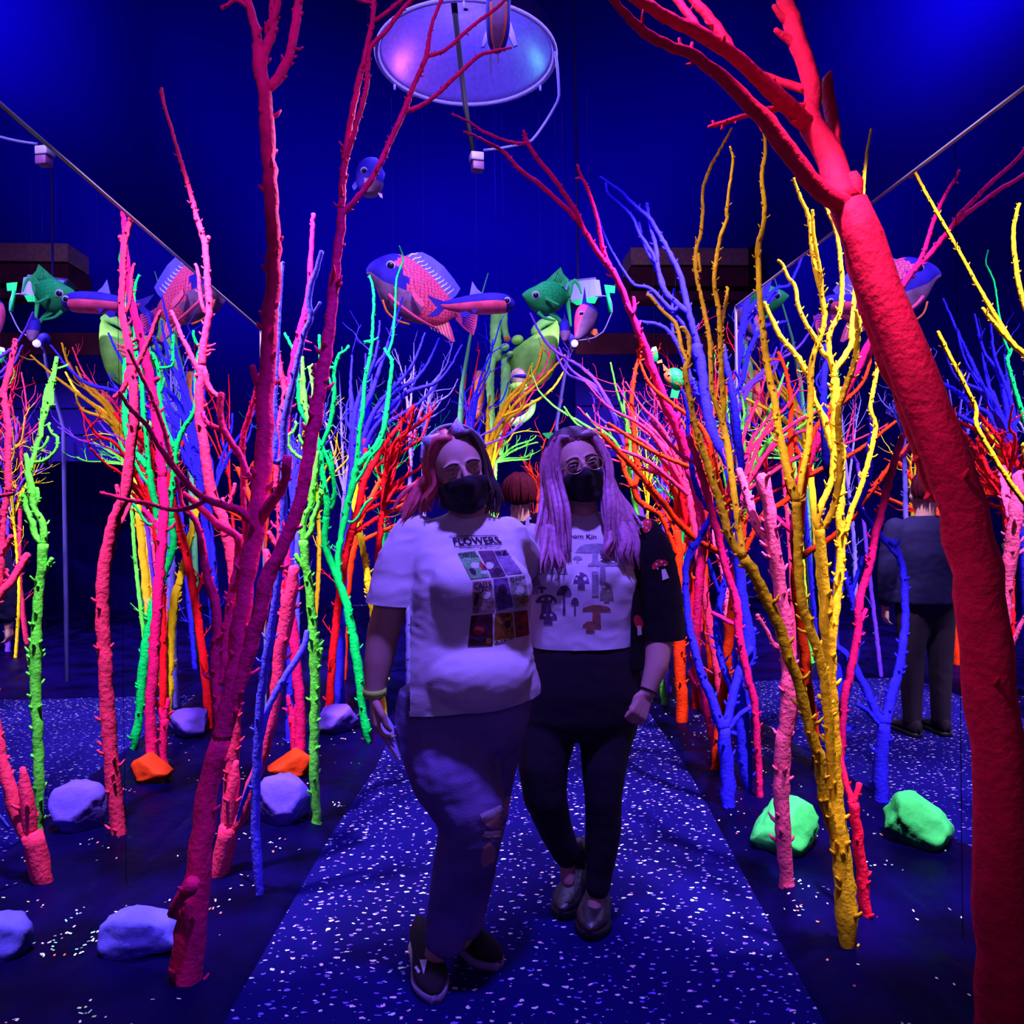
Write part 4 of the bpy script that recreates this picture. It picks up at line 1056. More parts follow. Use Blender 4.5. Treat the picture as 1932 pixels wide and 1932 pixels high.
class Head:
    def __init__(s, c, yaw, roll, pitch=0.0, k=1.0):
        s.c = Vector(c); s.k = k
        # local axes: x towards image right, y away from the face, z up
        s.R = Matrix.Rotation(yaw, 3, 'Z') @ Matrix.Rotation(roll, 3, 'Y') @ Matrix.Rotation(pitch, 3, 'X')
    def p(s, x, y, z):
        return s.c + s.R @ (Vector((x, y, z)) * s.k)
    def d(s, x, y, z):
        return s.R @ Vector((x, y, z))
    def flesh(s, mb):
        k = s.k
        mb.ball(s.p(0, .012, .028), (.074 * k, .092 * k, .092 * k), 24, 16, s.R)      # skull
        mb.ball(s.p(0, -.022, -.025), (.060 * k, .066 * k, .085 * k), 24, 16, s.R)     # face
        mb.ball(s.p(0, -.050, -.088), (.030 * k, .030 * k, .024 * k), 16, 10, s.R)     # chin
        for q in (-1, 1):
            mb.ball(s.p(q * .036, -.052, -.030), (.024 * k, .022 * k, .024 * k), 14, 10, s.R)
            mb.ball(s.p(q * .030, -.078, .026), (.026 * k, .014 * k, .010 * k), 14, 10, s.R)
            mb.ball(s.p(q * .077, .010, -.010), (.009 * k, .020 * k, .030 * k), 14, 10, s.R)
            cap(mb, s.p(q * .045, -.01, -.075), .022 * k, s.p(q * .018, -.048, -.092), .020 * k)
        chain(mb, [(s.p(0, -.088, .012), .007 * k), (s.p(0, -.100, -.012), .009 * k), (s.p(0, -.104, -.028), .012 * k)])
        for q in (-1, 1): mb.ball(s.p(q * .012, -.095, -.030), (.009 * k, .010 * k, .008 * k), 10, 8, s.R)
        mb.ball(s.p(0, -.088, -.058), (.022 * k, .008 * k, .007 * k), 12, 8, s.R)
        mb.ball(s.p(0, -.085, -.068), (.018 * k, .009 * k, .007 * k), 12, 8, s.R)
    def dents(s):
        i = s.d(0, 1, 0)
        return [(s.p(q * .031, -.086, .004), .017 * s.k, i * .010 * s.k) for q in (-1, 1)]
    def extras(s, root, squint=0.5, brow=M_HROOT, body=None):
        bv = caster(body)
        k = s.k
        for q in (-1, 1):
            b = MB(); c = s.p(q * .031, -.069, .004)
            b.ball(c, .0125 * k, 16, 12, s.R, 0)
            b.ball(s.p(q * .031, -.0785, .003), (.0055 * k, .0035 * k, .0055 * k), 12, 8, s.R, 1)
            b.build('eye', [M_EYEW, M_IRIS], root)
            b = MB()
            # lids: two thin caps closing over the ball
            for up in (1, -1):
                vs = []; fs = []; nu = 12; nv = 4
                lo = .0125 * k * (0.62 - squint * .62) * (1 if up > 0 else .8)
                for i in range(nu + 1):
                    a = PI * i / nu
                    for j in range(nv + 1):
                        t = j / nv
                        z = up * (lo * math.sin(a) + (.0150 * k - lo * math.sin(a)) * t)
                        x = -math.cos(a) * .0155 * k
                        rr = max(0.0, (.0150 * k) ** 2 - z * z - (x * .82) ** 2)
                        vs.append(c + s.R @ Vector((x, -math.sqrt(rr) - .0006, z)))
                for i in range(nu):
                    for j in range(nv):
                        q0 = i * (nv + 1) + j
                        fs.append((q0, q0 + 1, q0 + nv + 2, q0 + nv + 1))
                b.add(vs, fs)
            b.build('eyelid', M_SKIN, root)
            b = MB()
            pb = []
            for t in range(9):
                u = t / 2
                o_ = s.p(q * (.012 + .0095 * u), -.25, .027 + .0045 * math.sin(u * .9))
                h_ = bv.ray_cast(o_, s.d(0, 1, 0))
                if h_[0] is not None: pb.append(h_[0] - s.d(0, 1, 0) * .0012)
            if len(pb) > 2: b.tube(pb, [(.0034 - .0022 * (i / (len(pb) - 1)) ** 2) * k for i in range(len(pb))], 6)
            b.build('eyebrow', brow, root)
    def mask(s, root, body=None):
        bv = caster(body) if body is not None else None
        b = MB(); vs = []; fs = []; NU = 26; NV = 16; k = s.k
        for j in range(NV + 1):
            v = j / NV
            for i in range(NU + 1):
                u = -1 + 2 * i / NU
                a = u * math.radians(84)
                ztop = -.004 - .030 * abs(u) ** 1.4 - .004 * math.cos(u * PI)
                zbot = -.112 + .036 * abs(u) ** 1.6
                z = ztop + (zbot - ztop) * v
                rx = .067 + .004 * math.sin(v * PI) - .012 * v * v
                ry = .088 + .024 * math.exp(-((v - .30) / .32) ** 2) * math.exp(-(u / .30) ** 2) - .016 * v * v - .012 * (1 - v) * (1 - math.exp(-(u / .22) ** 2)) * 0.4
                fold = .0012 * math.sin(v * 40) * (1 - abs(u))
                q = Vector((math.sin(a) * rx, -math.cos(a) * (ry + fold) + .002, z))
                ax_ = Vector((0, .005, z * .75))
                dr = (q - ax_); L0 = dr.length; dr.normalize()
                if bv is not None:
                    o_ = s.p(*(ax_ + dr * .25)); h_ = bv.ray_cast(o_, s.R @ (-dr))
                    if h_[0] is not None: L0 = max(L0, .25 - h_[3] / k + .0045)
                vs.append(s.p(*(ax_ + dr * L0)))
        for j in range(NV):
            for i in range(NU):
                q = j * (NU + 1) + i
                fs.append((q, q + 1, q + NU + 2, q + NU + 1))
        b.add(vs, fs)
        o = b.build('face_mask', M_MASK, root)
        sm = o.modifiers.new('t', 'SOLIDIFY'); sm.thickness = 0.003
        b = MB()
        for q in (-1, 1):
            b = MB()
            b.tube([s.p(q * .066, -.004, -.034), s.p(q * .078, .012, -.026), s.p(q * .084, .034, -.01), s.p(q * .078, .012, -.050), s.p(q * .064, -.004, -.078)], .0015, 6)
            b.build('ear_loop', M_MASK, root)
        return o

def lock(mb, P, rad, mi=0, rnd=None, n=1, spread=0.0, flat=0.55, sides=7):
    for k in range(n):
        off = [Vector((0, 0, 0))]
        o = Vector((rnd.gauss(0, 1), rnd.gauss(0, 1), rnd.gauss(0, .5))) * spread if rnd else Vector()
        Q = catmull([tuple(Vector(p) + o * (i / (len(P) - 1)) ** .7 * (1 + .3 * (rnd.random() if rnd else 0))) for i, p in enumerate(P)], .018)
        m = len(Q)
        R = [rad * (0.55 + 0.75 * math.sin(PI * min(1, (i / (m - 1)) * .85 + .12))) * (1 - .75 * max(0, i / (m - 1) - .72) / .28) for i in range(m)]
        mb.tube([Vector(q) for q in Q], R, sides, mi, rough=.04, rfreq=30, flat=flat, seed=k)

def caster(o):
    me = o.data
    M = o.matrix_world if False else Matrix()
    return BVHTree.FromPolygons([v.co.copy() for v in me.vertices], [tuple(p.vertices) for p in me.polygons])

def onto(bvh, x, y, off=0.0015):
    d = ray(x, y).normalized()
    h = bvh.ray_cast(CAM, d)
    if h[0] is None: return None
    n = h[1] if h[1].dot(d) < 0 else -h[1]
    return h[0] + n * off

def printed(parent, bvh, items, name, off=0.0015):
    """flat print laid on cloth: items of (material, [pixel polygons])"""
    mats = []; mb = MB()
    for m, polys, lift in items:
        if m not in mats: mats.append(m)
        mi = mats.index(m)
        for vs2, fs2 in polys:
            P = [onto(bvh, x, y, off + lift * .0006) for x, y in vs2]
            for f in fs2:
                if all(P[i] is not None for i in f):
                    q = [P[i] for i in f]
                    if max((a - b).length for a in q for b in q) < .06:
                        mb.add(q, [tuple(range(len(q)))], mi)
    return mb.build(name, mats, parent, smooth=False, kind='stuff')

def qgrid(q, nu=8, nv=8):
    vs = []; fs = []
    (x0, y0), (x1, y1), (x2, y2), (x3, y3) = q
    for j in range(nv + 1):
        v = j / nv
        for i in range(nu + 1):
            u = i / nu
            vs.append(((x0 * (1 - u) + x1 * u) * (1 - v) + (x3 * (1 - u) + x2 * u) * v, (y0 * (1 - u) + y1 * u) * (1 - v) + (y3 * (1 - u) + y2 * u) * v))
    for j in range(nv):
        for i in range(nu):
            a = j * (nu + 1) + i
            fs.append((a, a + 1, a + nu + 2, a + nu + 1))
    return vs, fs

def blob(cx, cy, rx, ry, n=12, wob=0.12, seed=0, rot=0.0, a0=0.0, a1=2 * PI):
    rr = random.Random(seed)
    vs = [(cx, cy)]
    ws = [1 + rr.uniform(-wob, wob) for _ in range(n)]
    for q in (1 / 3, 2 / 3, 1.0):
        for k in range(n + 1):
            a = a0 + (a1 - a0) * k / n
            w_ = ws[k % n] * q
            x, y = math.cos(a) * rx * w_, math.sin(a) * ry * w_
            vs.append((cx + x * math.cos(rot) - y * math.sin(rot), cy + x * math.sin(rot) + y * math.cos(rot)))
    fs = [(0, k, k + 1) for k in range(1, n + 1)]
    for r_ in (0, 1):
        for k in range(1, n + 1):
            a = r_ * (n + 1) + k
            fs.append((a, a + n + 1, a + n + 2, a + 1))
    return vs, fs

def text_px(s, q):
    """lettering stretched into a pixel quad (top left, top right, bottom right, bottom left)"""
    c = bpy.data.curves.new('t', 'FONT'); c.body = s; c.resolution_u = 2; c.offset = .018
    o = bpy.data.objects.new('t', c); COL.objects.link(o)
    dg = DG(); dg.update()
    me = bpy.data.meshes.new_from_object(o.evaluated_get(dg))
    V = [v.co.copy() for v in me.vertices]; Fc = [tuple(p.vertices) for p in me.polygons]
    bpy.data.objects.remove(o); bpy.data.curves.remove(c); bpy.data.meshes.remove(me)
    x0 = min(v.x for v in V); x1 = max(v.x for v in V); y0 = min(v.y for v in V); y1 = max(v.y for v in V)
    out = []
    (ax, ay), (bx, by), (cx, cy), (dx, dy) = q
    for v in V:
        u = (v.x - x0) / (x1 - x0); w_ = 1 - (v.y - y0) / (y1 - y0)
        out.append(((ax * (1 - u) + bx * u) * (1 - w_) + (dx * (1 - u) + cx * u) * w_, (ay * (1 - u) + by * u) * (1 - w_) + (dy * (1 - u) + cy * u) * w_))
    return out, Fc

def shoe(root, heel, toe, wid, m_up, m_sole, hgt=0.075, sole=0.028, ankle=0.0, name='shoe', plat=1.0):
    """slip-on shoe standing on the floor between two floor points"""
    heel = Vector((heel.x, heel.y, 0)); toe = Vector((toe.x, toe.y, 0))
    f = (toe - heel); L = f.length; f.normalize(); r = Vector((f.y, -f.x, 0)); u = Vector((0, 0, 1))
    def plan(t):   # half width along the foot
        return wid * .5 * (0.70 + 0.10 * math.sin(t * PI) + 0.28 * math.exp(-((t - .70) / .20) ** 2)) * (min(1, t / .07 + .25) ** .5) * (max(0.0, 1 - (max(0, t - .68) / .325) ** 3) ** .5 + 0.02)
    def top(t):
        return sole + hgt * (0.98 - 0.62 * max(0, min(1, (t - .32) / .5)) ** .9) * (max(0.15, 1 - max(0, t - .86) / .15) ** .5)
    T = [0, .03, .08, .16, .26, .36, .46, .56, .66, .74, .81, .87, .92, .955, .98, .993, 1.0]
    bs = MB(); rings = []
    for t in T:
        w_ = plan(t) + .005; c = heel + f * (L * t)
        ring = []
        for k in range(14):
            a = 2 * PI * k / 14
            cs, sn = math.cos(a), math.sin(a)
            ring.append(c + r * (w_ * math.copysign(abs(cs) ** .5, cs)) + u * (sole * .5 + sole * .5 * math.copysign(abs(sn) ** .5, sn)))
        rings.append(ring)
    bs.loft(rings)
    so = bs.build('sole', m_sole, None)
    bu = MB(); rings = []
    for t in T:
        w_ = plan(t); c = heel + f * (L * t); h = top(t)
        ring = []
        for k in range(16):
            a = 2 * PI * k / 16
            cs, sn = math.cos(a), math.sin(a)
            ww = w_ * (1 if sn < 0 else (1 - .28 * sn))
            ring.append(c + r * (ww * math.copysign(abs(cs) ** .75, cs)) + u * (sole * .7 + (h - sole * .7) * (0.5 + 0.5 * math.copysign(abs(sn) ** .8, sn))))
        rings.append(ring)
    bu.loft(rings)
    if ankle > 0:
        c = heel + f * L * .20
        cap(bu, c + u * (sole + .03), wid * .40, c + u * (sole + ankle), wid * .42)
    up = bu.build(name, m_up, root)
    so.parent = up; so.matrix_parent_inverse = up.matrix_world.inverted() if False else Matrix.Translation(-root.location)
    so.matrix_parent_inverse = Matrix()
    return up, (f, r, L, heel)
# ---- woman with the cat ears
YA = 2.25
fa = ground(835, 1850)
A = thing('person', (fa.x, fa.y, 0), 'person with cat ears, black mask, white poster T-shirt and ripped jeans, standing at left', 'person')
hA = Head(at(866, 893, YA - .01), math.radians(10), math.radians(-13), math.radians(3), 1.03)
mb = MB()
hA.flesh(mb)
chain(mb, [(hA.p(0, .02, -.06), .054), (at(884, 968, YA + .03), .056), (at(880, 1000, YA + .04), .058)])
# trunk and legs under the clothes
mb.loft(torso_rings([(1012, 810, 950, YA + .03, .060), (1050, 800, 970, YA + .02, .085), (1120, 790, 990, YA, .13), (1220, 780, 990, YA, .13), (1320, 785, 980, YA + .03, .11), (1370, 785, 965, YA + .04, .10)]))
pxchain(mb, [(855, 1390, 52, YA + .02), (895, 1500, 50, YA - .03), (890, 1570, 42, YA - .04), (865, 1680, 38, YA + .02), (838, 1765, 24, YA + .06), (822, 1800, 22, YA + .05)])
pxchain(mb, [(925, 1390, 42, YA + .08), (925, 1500, 40, YA + .14), (905, 1600, 36, YA + .17), (885, 1720, 26, YA + .16), (875, 1770, 20, YA + .14)])
# her right arm hangs at the left of the picture
pxchain(mb, [(780, 1030, 34, YA + .02), (744, 1115, 31, YA - .01), (724, 1190, 31, YA - .01), (714, 1250, 27, YA - .02), (707, 1305, 19, YA - .03)])
hand(mb, at(707, 1310, YA - .03), Vector((.02, -.05, -1)), Vector((.25, -1, 0)), Vector((1, .25, 0)), 0.95, .55)
# her left arm goes round behind the other woman
chain(mb, [(at(965, 1012, YA + .05), .052), (at(1000, 1110, YA + .32), .044), (at(1085, 1150, YA + .56), .034)])
hand(mb, at(1085, 1150, YA + .56), Vector((1, 0, -.1)), Vector((0, 0, 1)), Vector((0, -1, 0)), .95, .3)
bodyA = melt(mb, 'body', M_SKIN, A, .0048, 4, post=dent(hA.dents()))
hA.extras(A, .75, M_HDARK, bodyA)
hA.mask(A, bodyA)
# hair, coral on one side and dark on the other
rnd = random.Random(3)
b = MB()
b.ball(hA.p(0, .030, .040), (.079, .090, .090), 28, 18, hA.R)
def keepside(mbx, H, sgn, zmin=-.03, ymin=-.045):
    q = MB(); inv = H.R.inverted()
    for f in mbx.f:
        c = inv @ (sum((Vector(mbx.v[i]) for i in f), Vector()) / len(f) - H.c)
        c /= H.k
        front = c.y < ymin - max(0, (.075 - c.z)) * -.35
        if c.x * sgn >= -.004 and not (c.y < -.030 and c.z < .066) and c.z > zmin - .03:
            q.add([mbx.v[i] for i in f], [tuple(range(len(f)))])
    return q
hl = keepside(b, hA, -1); hr = keepside(b, hA, 1)
def side_locks(mbx, H, sgn, ends, n, rad, seed, waves=0.0):
    r = random.Random(seed)
    for i in range(n):
        t = i / (n - 1)
        y0 = -.046 + .121 * t
        e = ends(t)
        P = [H.p(sgn * .006, y0 + .0, .126 - 6.6 * (y0 - .02) ** 2),
             H.p(sgn * (.046 + .006 * math.sin(t * 3)), y0 + .012 - .018 * (1 - t), .104),
             H.p(sgn * (.075 - .004 * (1 - t)), y0 + .024, .040),
             H.p(sgn * (.080 - .006 * (1 - t)), y0 + .030, -.020)]
        last = P[-1]
        m = (last * .5 + e * .5) + Vector((sgn * .010, 0, 0))
        P += [m + Vector((r.gauss(0, .006), r.gauss(0, .006), 0)), e + Vector((r.gauss(0, .008), r.gauss(0, .010), r.gauss(0, .012)))]
        lock(mbx, P, rad, 0, r, 3, .009)
side_locks(hl, hA, -1, lambda t: at(800 - 26 * t + 6, 962 - 6 * t, YA - .035 + .13 * t), 24, .0085, 4)
side_locks(hr, hA, 1, lambda t: at(920 + 16 * t, 955 + 8 * t, YA - .03 + .14 * t), 24, .0085, 6)
for i in range(16):     # wispy ends over the shoulder
    t = i / 15
    p0 = at(808 - 22 * t, 890 + 20 * t, YA + .05 * t); p1 = at(785 - 25 * t, 945 + rnd.uniform(-5, 12), YA + .06 * t - .02); p2 = at(770 - 20 * t, 975 + rnd.uniform(-10, 12), YA + .06 * t - .03)
    lock(hl, [p0, p0 * .6 + p1 * .4, p1, p2], .006, 0, rnd, 1, .012)
hair = hl.build('hair', M_HPINK, A); hair['label'] = 'coral pink dyed half of the hair'
hair = hr.build('hair', M_HDARK, A); hair['label'] = 'dark half of the hair'
# cat ear headband
b = MB()
b.tube([hA.p(.094 * math.sin(a), .012, .045 + .094 * math.cos(a)) for a in [math.radians(-85 + 10 * i) for i in range(18)]], .0045, 8)
hb = b.build('headband', M_EARS, A)
for tri in (((793, 825), (831, 816), (808, 858)), ((843, 818), (862, 787), (891, 832))):
    b = MB(); c3 = [at(x, y, YA - .055) for x, y in tri]
    n = (c3[1] - c3[0]).cross(c3[2] - c3[0]).normalized() * .012
    cc = sum(c3, Vector()) / 3
    b.add(c3 + [cc + n, cc - n], [(0, 1, 3), (1, 2, 3), (2, 0, 3), (1, 0, 4), (2, 1, 4), (0, 2, 4)])
    b.build('cat_ear', M_EARS, hb)
for o_ in hb.children: o_.parent = hb; o_.matrix_parent_inverse = Matrix()
# T-shirt
mb = MB()
mb.loft(torso_rings([(968, 846, 918, YA + .045, .046), (976, 832, 930, YA + .04, .056), (986, 800, 955, YA + .04, .072), (1000, 768, 975, YA + .03, .085), (1030, 768, 985, YA + .02, .110), (1070, 776, 993, YA + .00, .135),
                     (1115, 778, 1001, YA - .01, .158), (1150, 776, 999, YA - .005, .158), (1200, 765, 999, YA + .0, .155), (1250, 754, 1009, YA + .0, .165), (1295, 742, 1018, YA + .01, .175), (1322, 736, 1017, YA + .02, .175, 6), (1338, 734, 1013, YA + .02, .176, 12), (1375, 732, 1012, YA + .02, .176, 16)], 36))
mb.ball(at(868, 1108, YA - .115), (.085, .080, .080), 20, 14); mb.ball(at(957, 1106, YA - .095), (.070, .080, .078), 20, 14); mb.ball(at(895, 1275, YA - .075), (.165, .125, .115), 24, 16)
pxchain(mb, [(782, 1018, 46, YA + .02), (756, 1065, 47, YA + .0), (744, 1118, 48, YA - .01), (740, 1150, 50, YA - .01)])
chain(mb, [(at(958, 1015, YA + .05), .066), (at(985, 1060, YA + .20), .066)])
shirtA = melt(mb, 't_shirt', M_SHIRT, A, .0075, 5, wr=.0052, wf=(6, 6, 12), seed=2, trim=[(at(870, 1346, YA - .15), Vector((.09, 0, -1)), None), (at(744, 1138, YA), Vector((-.10, 0, -1)), lambda p: p.x < at(776, 1130, YA).x)])
bvA = caster(shirtA)
# jeans
mb = MB()
mb.loft(torso_rings([(1300, 752, 1005, YA + .03, .150), (1350, 745, 1000, YA + .03, .150), (1390, 752, 985, YA + .04, .145), (1420, 765, 965, YA + .05, .12)], 30))
pxchain(mb, [(842, 1395, 88, YA + .01), (858, 1450, 88, YA - .02), (882, 1515, 72, YA - .05), (888, 1560, 60, YA - .05), (876, 1620, 57, YA - .01), (862, 1680, 50, YA + .03), (846, 1740, 42, YA + .06), (840, 1770, 38, YA + .06)])
pxchain(mb, [(928, 1400, 58, YA + .08), (920, 1480, 48, YA + .14), (905, 1580, 42, YA + .18), (890, 1680, 36, YA + .17), (880, 1742, 30, YA + .15)])
jeans = melt(mb, 'jeans', M_JEAN, A, .0075, 4, wr=.004, wf=(6, 6, 12), seed=9)
bvJ = caster(jeans)
# the rips at the knee
M_RIPSKIN = mat('skin_in_rip', (0.62, 0.34, 0.30), 0.55, 0.3)
printed(A, bvJ, [(M_RIPSKIN, [blob(932, 1546, 19, 18, 14, .12, 1), blob(921, 1612, 13, 24, 14, .15, 2, .2), blob(928, 1575, 16, 5, 10, .2, 5)], 0),
                 (M_FRAY, [qgrid([(905, 1536), (948, 1516), (954, 1524), (908, 1543)], 8, 2)] + [qgrid([(908 + 4 * i, 1541 - 2 * i), (910 + 4 * i, 1540 - 2 * i), (911 + 4 * i, 1549 - 2 * i), (909 + 4 * i, 1549 - 2 * i)], 1, 2) for i in range(10)] + [qgrid([(912, 1568), (944, 1566), (945, 1571), (914, 1574)], 5, 1)], 1)], 'knee_rip')
# shoes
s1, (f, r, L, h0) = shoe(A, ground(790, 1795) + Vector((0, .03, 0)), ground(822, 1896), .095, M_SHOE, M_SOLE)
s2, q2 = shoe(A, ground(846, 1772) + Vector((0.0, .0, 0)), ground(944, 1830), .095, M_SHOE, M_SOLE)
for s_, pts in ((s1, [[(792, 1812), (806, 1812), (803, 1826), (800, 1840)], [(783, 1826), (787, 1823), (794, 1834), (790, 1838)]]), (s2, [[(862, 1770), (869, 1761), (883, 1780), (880, 1787)]])):
    bv = caster(s_)
    o_ = printed(s_, bv, [(M_ELAS, [qgrid(q, 3, 3) for q in pts], 1)], 'elastic_gusset', .003)
    o_.parent = s_; o_.matrix_parent_inverse = Matrix()
# neon wristband
b = MB()
wc = at(707, 1304, YA - .03)
ring = [wc + Vector((math.cos(t) * .0325, math.sin(t) * .0315, math.sin(t) * .004)) for t in [2 * PI * i / 24 for i in range(25)]]
vs = []; fs = []
for i, p in enumerate(ring):
    o_ = (p - wc).normalized() * .0015
    vs += [p + Vector((0, 0, .0105)), p - Vector((0, 0, .0105)), p + o_ - Vector((0, 0, .0105)), p + o_ + Vector((0, 0, .0105))]
for i in range(24):
    for k in range(4):
        fs.append((i * 4 + k, i * 4 + (k + 1) % 4, i * 4 + 4 + (k + 1) % 4, i * 4 + 4 + k))
b.add(vs, fs)
b.box(wc + Vector((.033, -.014, 0)), (.003, .010, .022))
b.build('wristband', M_WBAND, A)
# the phone she holds against her hip
ph = thing('phone', at(738, 1386, YA - .03), 'phone with a coral edge held low in the hand of the cat-eared woman', 'phone')
a1 = at(722, 1362, YA - .02); a2 = at(750, 1407, YA - .02)
d_ = (a2 - a1).normalized(); sd = Vector((-.35, -.9, 0)); sd = (sd - d_ * sd.dot(d_)).normalized(); up_ = d_.cross(sd)
Mr = Matrix((d_, sd, up_)).transposed()
b = MB(); b.box((a1 + a2) / 2, ((a2 - a1).length * 1.7, .070, .0075), Mr, bev=.003); b.build('phone_body', M_PHONE, ph)
b = MB(); b.box((a1 + a2) / 2 + up_ * .0048, ((a2 - a1).length * 1.72, .072, .003), Mr, bev=.001); b.build('phone_case', M_PHSIDE, ph)
# the print on the T-shirt
def C(x, y): return (840 + x / 7.728, 990 + y / 7.728)
def Q(*p): return [C(*q) for q in p]
INK = mat('print_ink', (0.03, 0.012, 0.05), 0.9, 0.1)
PG = [mat('print_' + n, c, 0.9, 0.1, var=.5, vscale=70) for n, c in (('green', (.22, .62, .25)), ('plum', (.16, .07, .18)), ('mauve', (.30, .20, .42)), ('tan', (.42, .26, .26)), ('violet', (.20, .11, .34)),
      ('sage', (.38, .44, .34)), ('maroon', (.10, .02, .04)), ('amber', (.50, .22, .05)), ('brick', (.34, .05, .06)))]
PW = mat('print_pale', (.62, .66, .60), 0.9, 0.1)
PR = mat('print_red', (.45, .05, .05), 0.9, 0.1)
PD = mat('print_dark', (.05, .025, .06), 0.9, 0.1)
T = [Q((180, 420), (440, 385), (650, 760), (370, 795)), Q((480, 390), (690, 380), (885, 740), (685, 760)), Q((705, 383), (880, 370), (1115, 700), (905, 735)),
     Q((395, 830), (680, 810), (725, 1265), (398, 1290)), Q((710, 790), (908, 772), (995, 1190), (740, 1265)), Q((928, 766), (1155, 735), (1215, 1170), (1012, 1215)),
     Q((380, 1325), (690, 1295), (690, 1760), (330, 1770)), Q((722, 1292), (970, 1270), (1010, 1670), (712, 1730)), Q((992, 1262), (1190, 1240), (1212, 1600), (1022, 1650))]
items = [(PG[i], [qgrid(t, 7, 9)], 0) for i, t in enumerate(T)]
def bl(x, y, rx, ry, s, rot=0.0): return blob(*C(x, y), rx / 7.728, ry / 7.728, 11, .18, s, rot)
items += [(PW, [bl(430, 600, 60, 45, 1), bl(560, 700, 50, 30, 2), bl(650, 600, 70, 55, 3), bl(590, 1030, 75, 60, 4), bl(1080, 960, 60, 70, 5), bl(980, 470 + 30, 18, 26, 6)], 1),
          (PR, [bl(535, 610, 34, 60, 11, -.5), bl(1130, 1370, 45, 60, 12, .3), bl(480, 1540, 90, 60, 13)], 1),
          (PD, [bl(400, 690, 60, 38, 21, .6), bl(770, 690, 60, 50, 22), bl(840, 940, 60, 80, 23), bl(900, 1450, 45, 60, 24), bl(450, 1080, 30, 90, 25, .2), bl(500, 1650, 90, 50, 26), bl(560, 640, 30, 50, 27, -.5), bl(860, 440, 30, 40, 28), bl(1080, 1500, 50, 30, 29)], 1),
          (PG[7], [bl(630, 1690, 45, 50, 31), bl(1130, 1110, 60, 45, 32, -.5)], 1),
          (PW, [qgrid(Q((715, 1690), (1005, 1640), (1010, 1670), (718, 1728)), 6, 1)], 1)]
INKL = INK
items += [(INK, [text_px('FLOWERS', Q((105, 195), (765, 182), (830, 285), (135, 305))),
                 qgrid(Q((60, 172), (745, 160), (748, 170), (62, 182)), 10, 1), qgrid(Q((130, 322), (825, 290), (828, 300), (133, 332)), 10, 1),
                 text_px('a collection of garden flowers', Q((215, 342), (790, 325), (795, 350), (220, 366))),
                 text_px('DAFFODIL', Q((200, 435), (440, 400), (480, 480), (238, 508))),
                 text_px('IRIS', Q((722, 398), (880, 383), (925, 455), (765, 475))),
                 text_px('CALLA', Q((410, 850), (680, 830), (695, 905), (412, 935))), text_px('LILY', Q((530, 925), (665, 912), (672, 960), (535, 972))),
                 text_px('DAISY', Q((950, 780), (1150, 752), (1158, 805), (965, 838))),
                 text_px('TIGER', Q((740, 1300), (960, 1280), (965, 1335), (742, 1358))), text_px('LILY', Q((735, 1690), (1000, 1640), (1003, 1665), (738, 1722)))], 2)]
printed(A, bvA, items, 'shirt_print', .0022)
# ---- woman in glasses
YB = 2.54
fb = ground(1085, 1745)
B = thing('person', (fb.x, fb.y, 0), 'person with long lavender hair, glasses, black mask and mushroom cardigan, standing at right', 'person')
hB = Head(at(1091, 886, YB - .01), math.radians(4), math.radians(-11), math.radians(-4), 1.03)
mb = MB()
hB.flesh(mb)
chain(mb, [(hB.p(0, .02, -.06), .050), (at(1098, 955, YB + .03), .052), (at(1098, 985, YB + .04), .056)])
mb.loft(torso_rings([(1008, 1035, 1175, YB + .04, .055), (1040, 1015, 1195, YB + .03, .075), (1120, 1008, 1195, YB, .11), (1220, 1008, 1195, YB, .11), (1300, 998, 1200, YB + .02, .12), (1350, 1000, 1195, YB + .03, .11)]))
pxchain(mb, [(1035, 1370, 42, YB + .02), (1032, 1470, 34, YB - .01), (1050, 1560, 28, YB + .03), (1070, 1625, 16, YB + .06), (1072, 1660, 14, YB + .05)])
pxchain(mb, [(1145, 1370, 42, YB + .02), (1140, 1480, 34, YB - .02), (1138, 1580, 26, YB + .0), (1130, 1660, 16, YB + .02), (1122, 1712, 15, YB + .0)])
pxchain(mb, [(1205, 1010, 34, YB + .03), (1235, 1110, 29, YB + .03), (1246, 1200, 27, YB + .0), (1238, 1255, 23, YB - .03), (1222, 1305, 16, YB - .05)])
wB = at(1220, 1308, YB - .05)
hand(mb, wB, at(1203, 1350, YB - .08) - wB, Vector((-1, -.5, -.1)), Vector((-.2, 1, .0)), 0.90, .78)
chain(mb, [(at(1005, 1010, YB + .05), .046), (at(960, 1110, YB + .18), .040), (at(900, 1180, YB + .20), .030)])
hand(mb, at(900, 1180, YB + .20), Vector((-1, 0, -.1)), Vector((0, 0, 1)), Vector((0, -1, 0)), .9, .3)
bodyB = melt(mb, 'body', M_SKIN, B, .0048, 4, post=dent(hB.dents()))
hB.extras(B, .45, M_HROOT, bodyB)
hB.mask(B, bodyB)
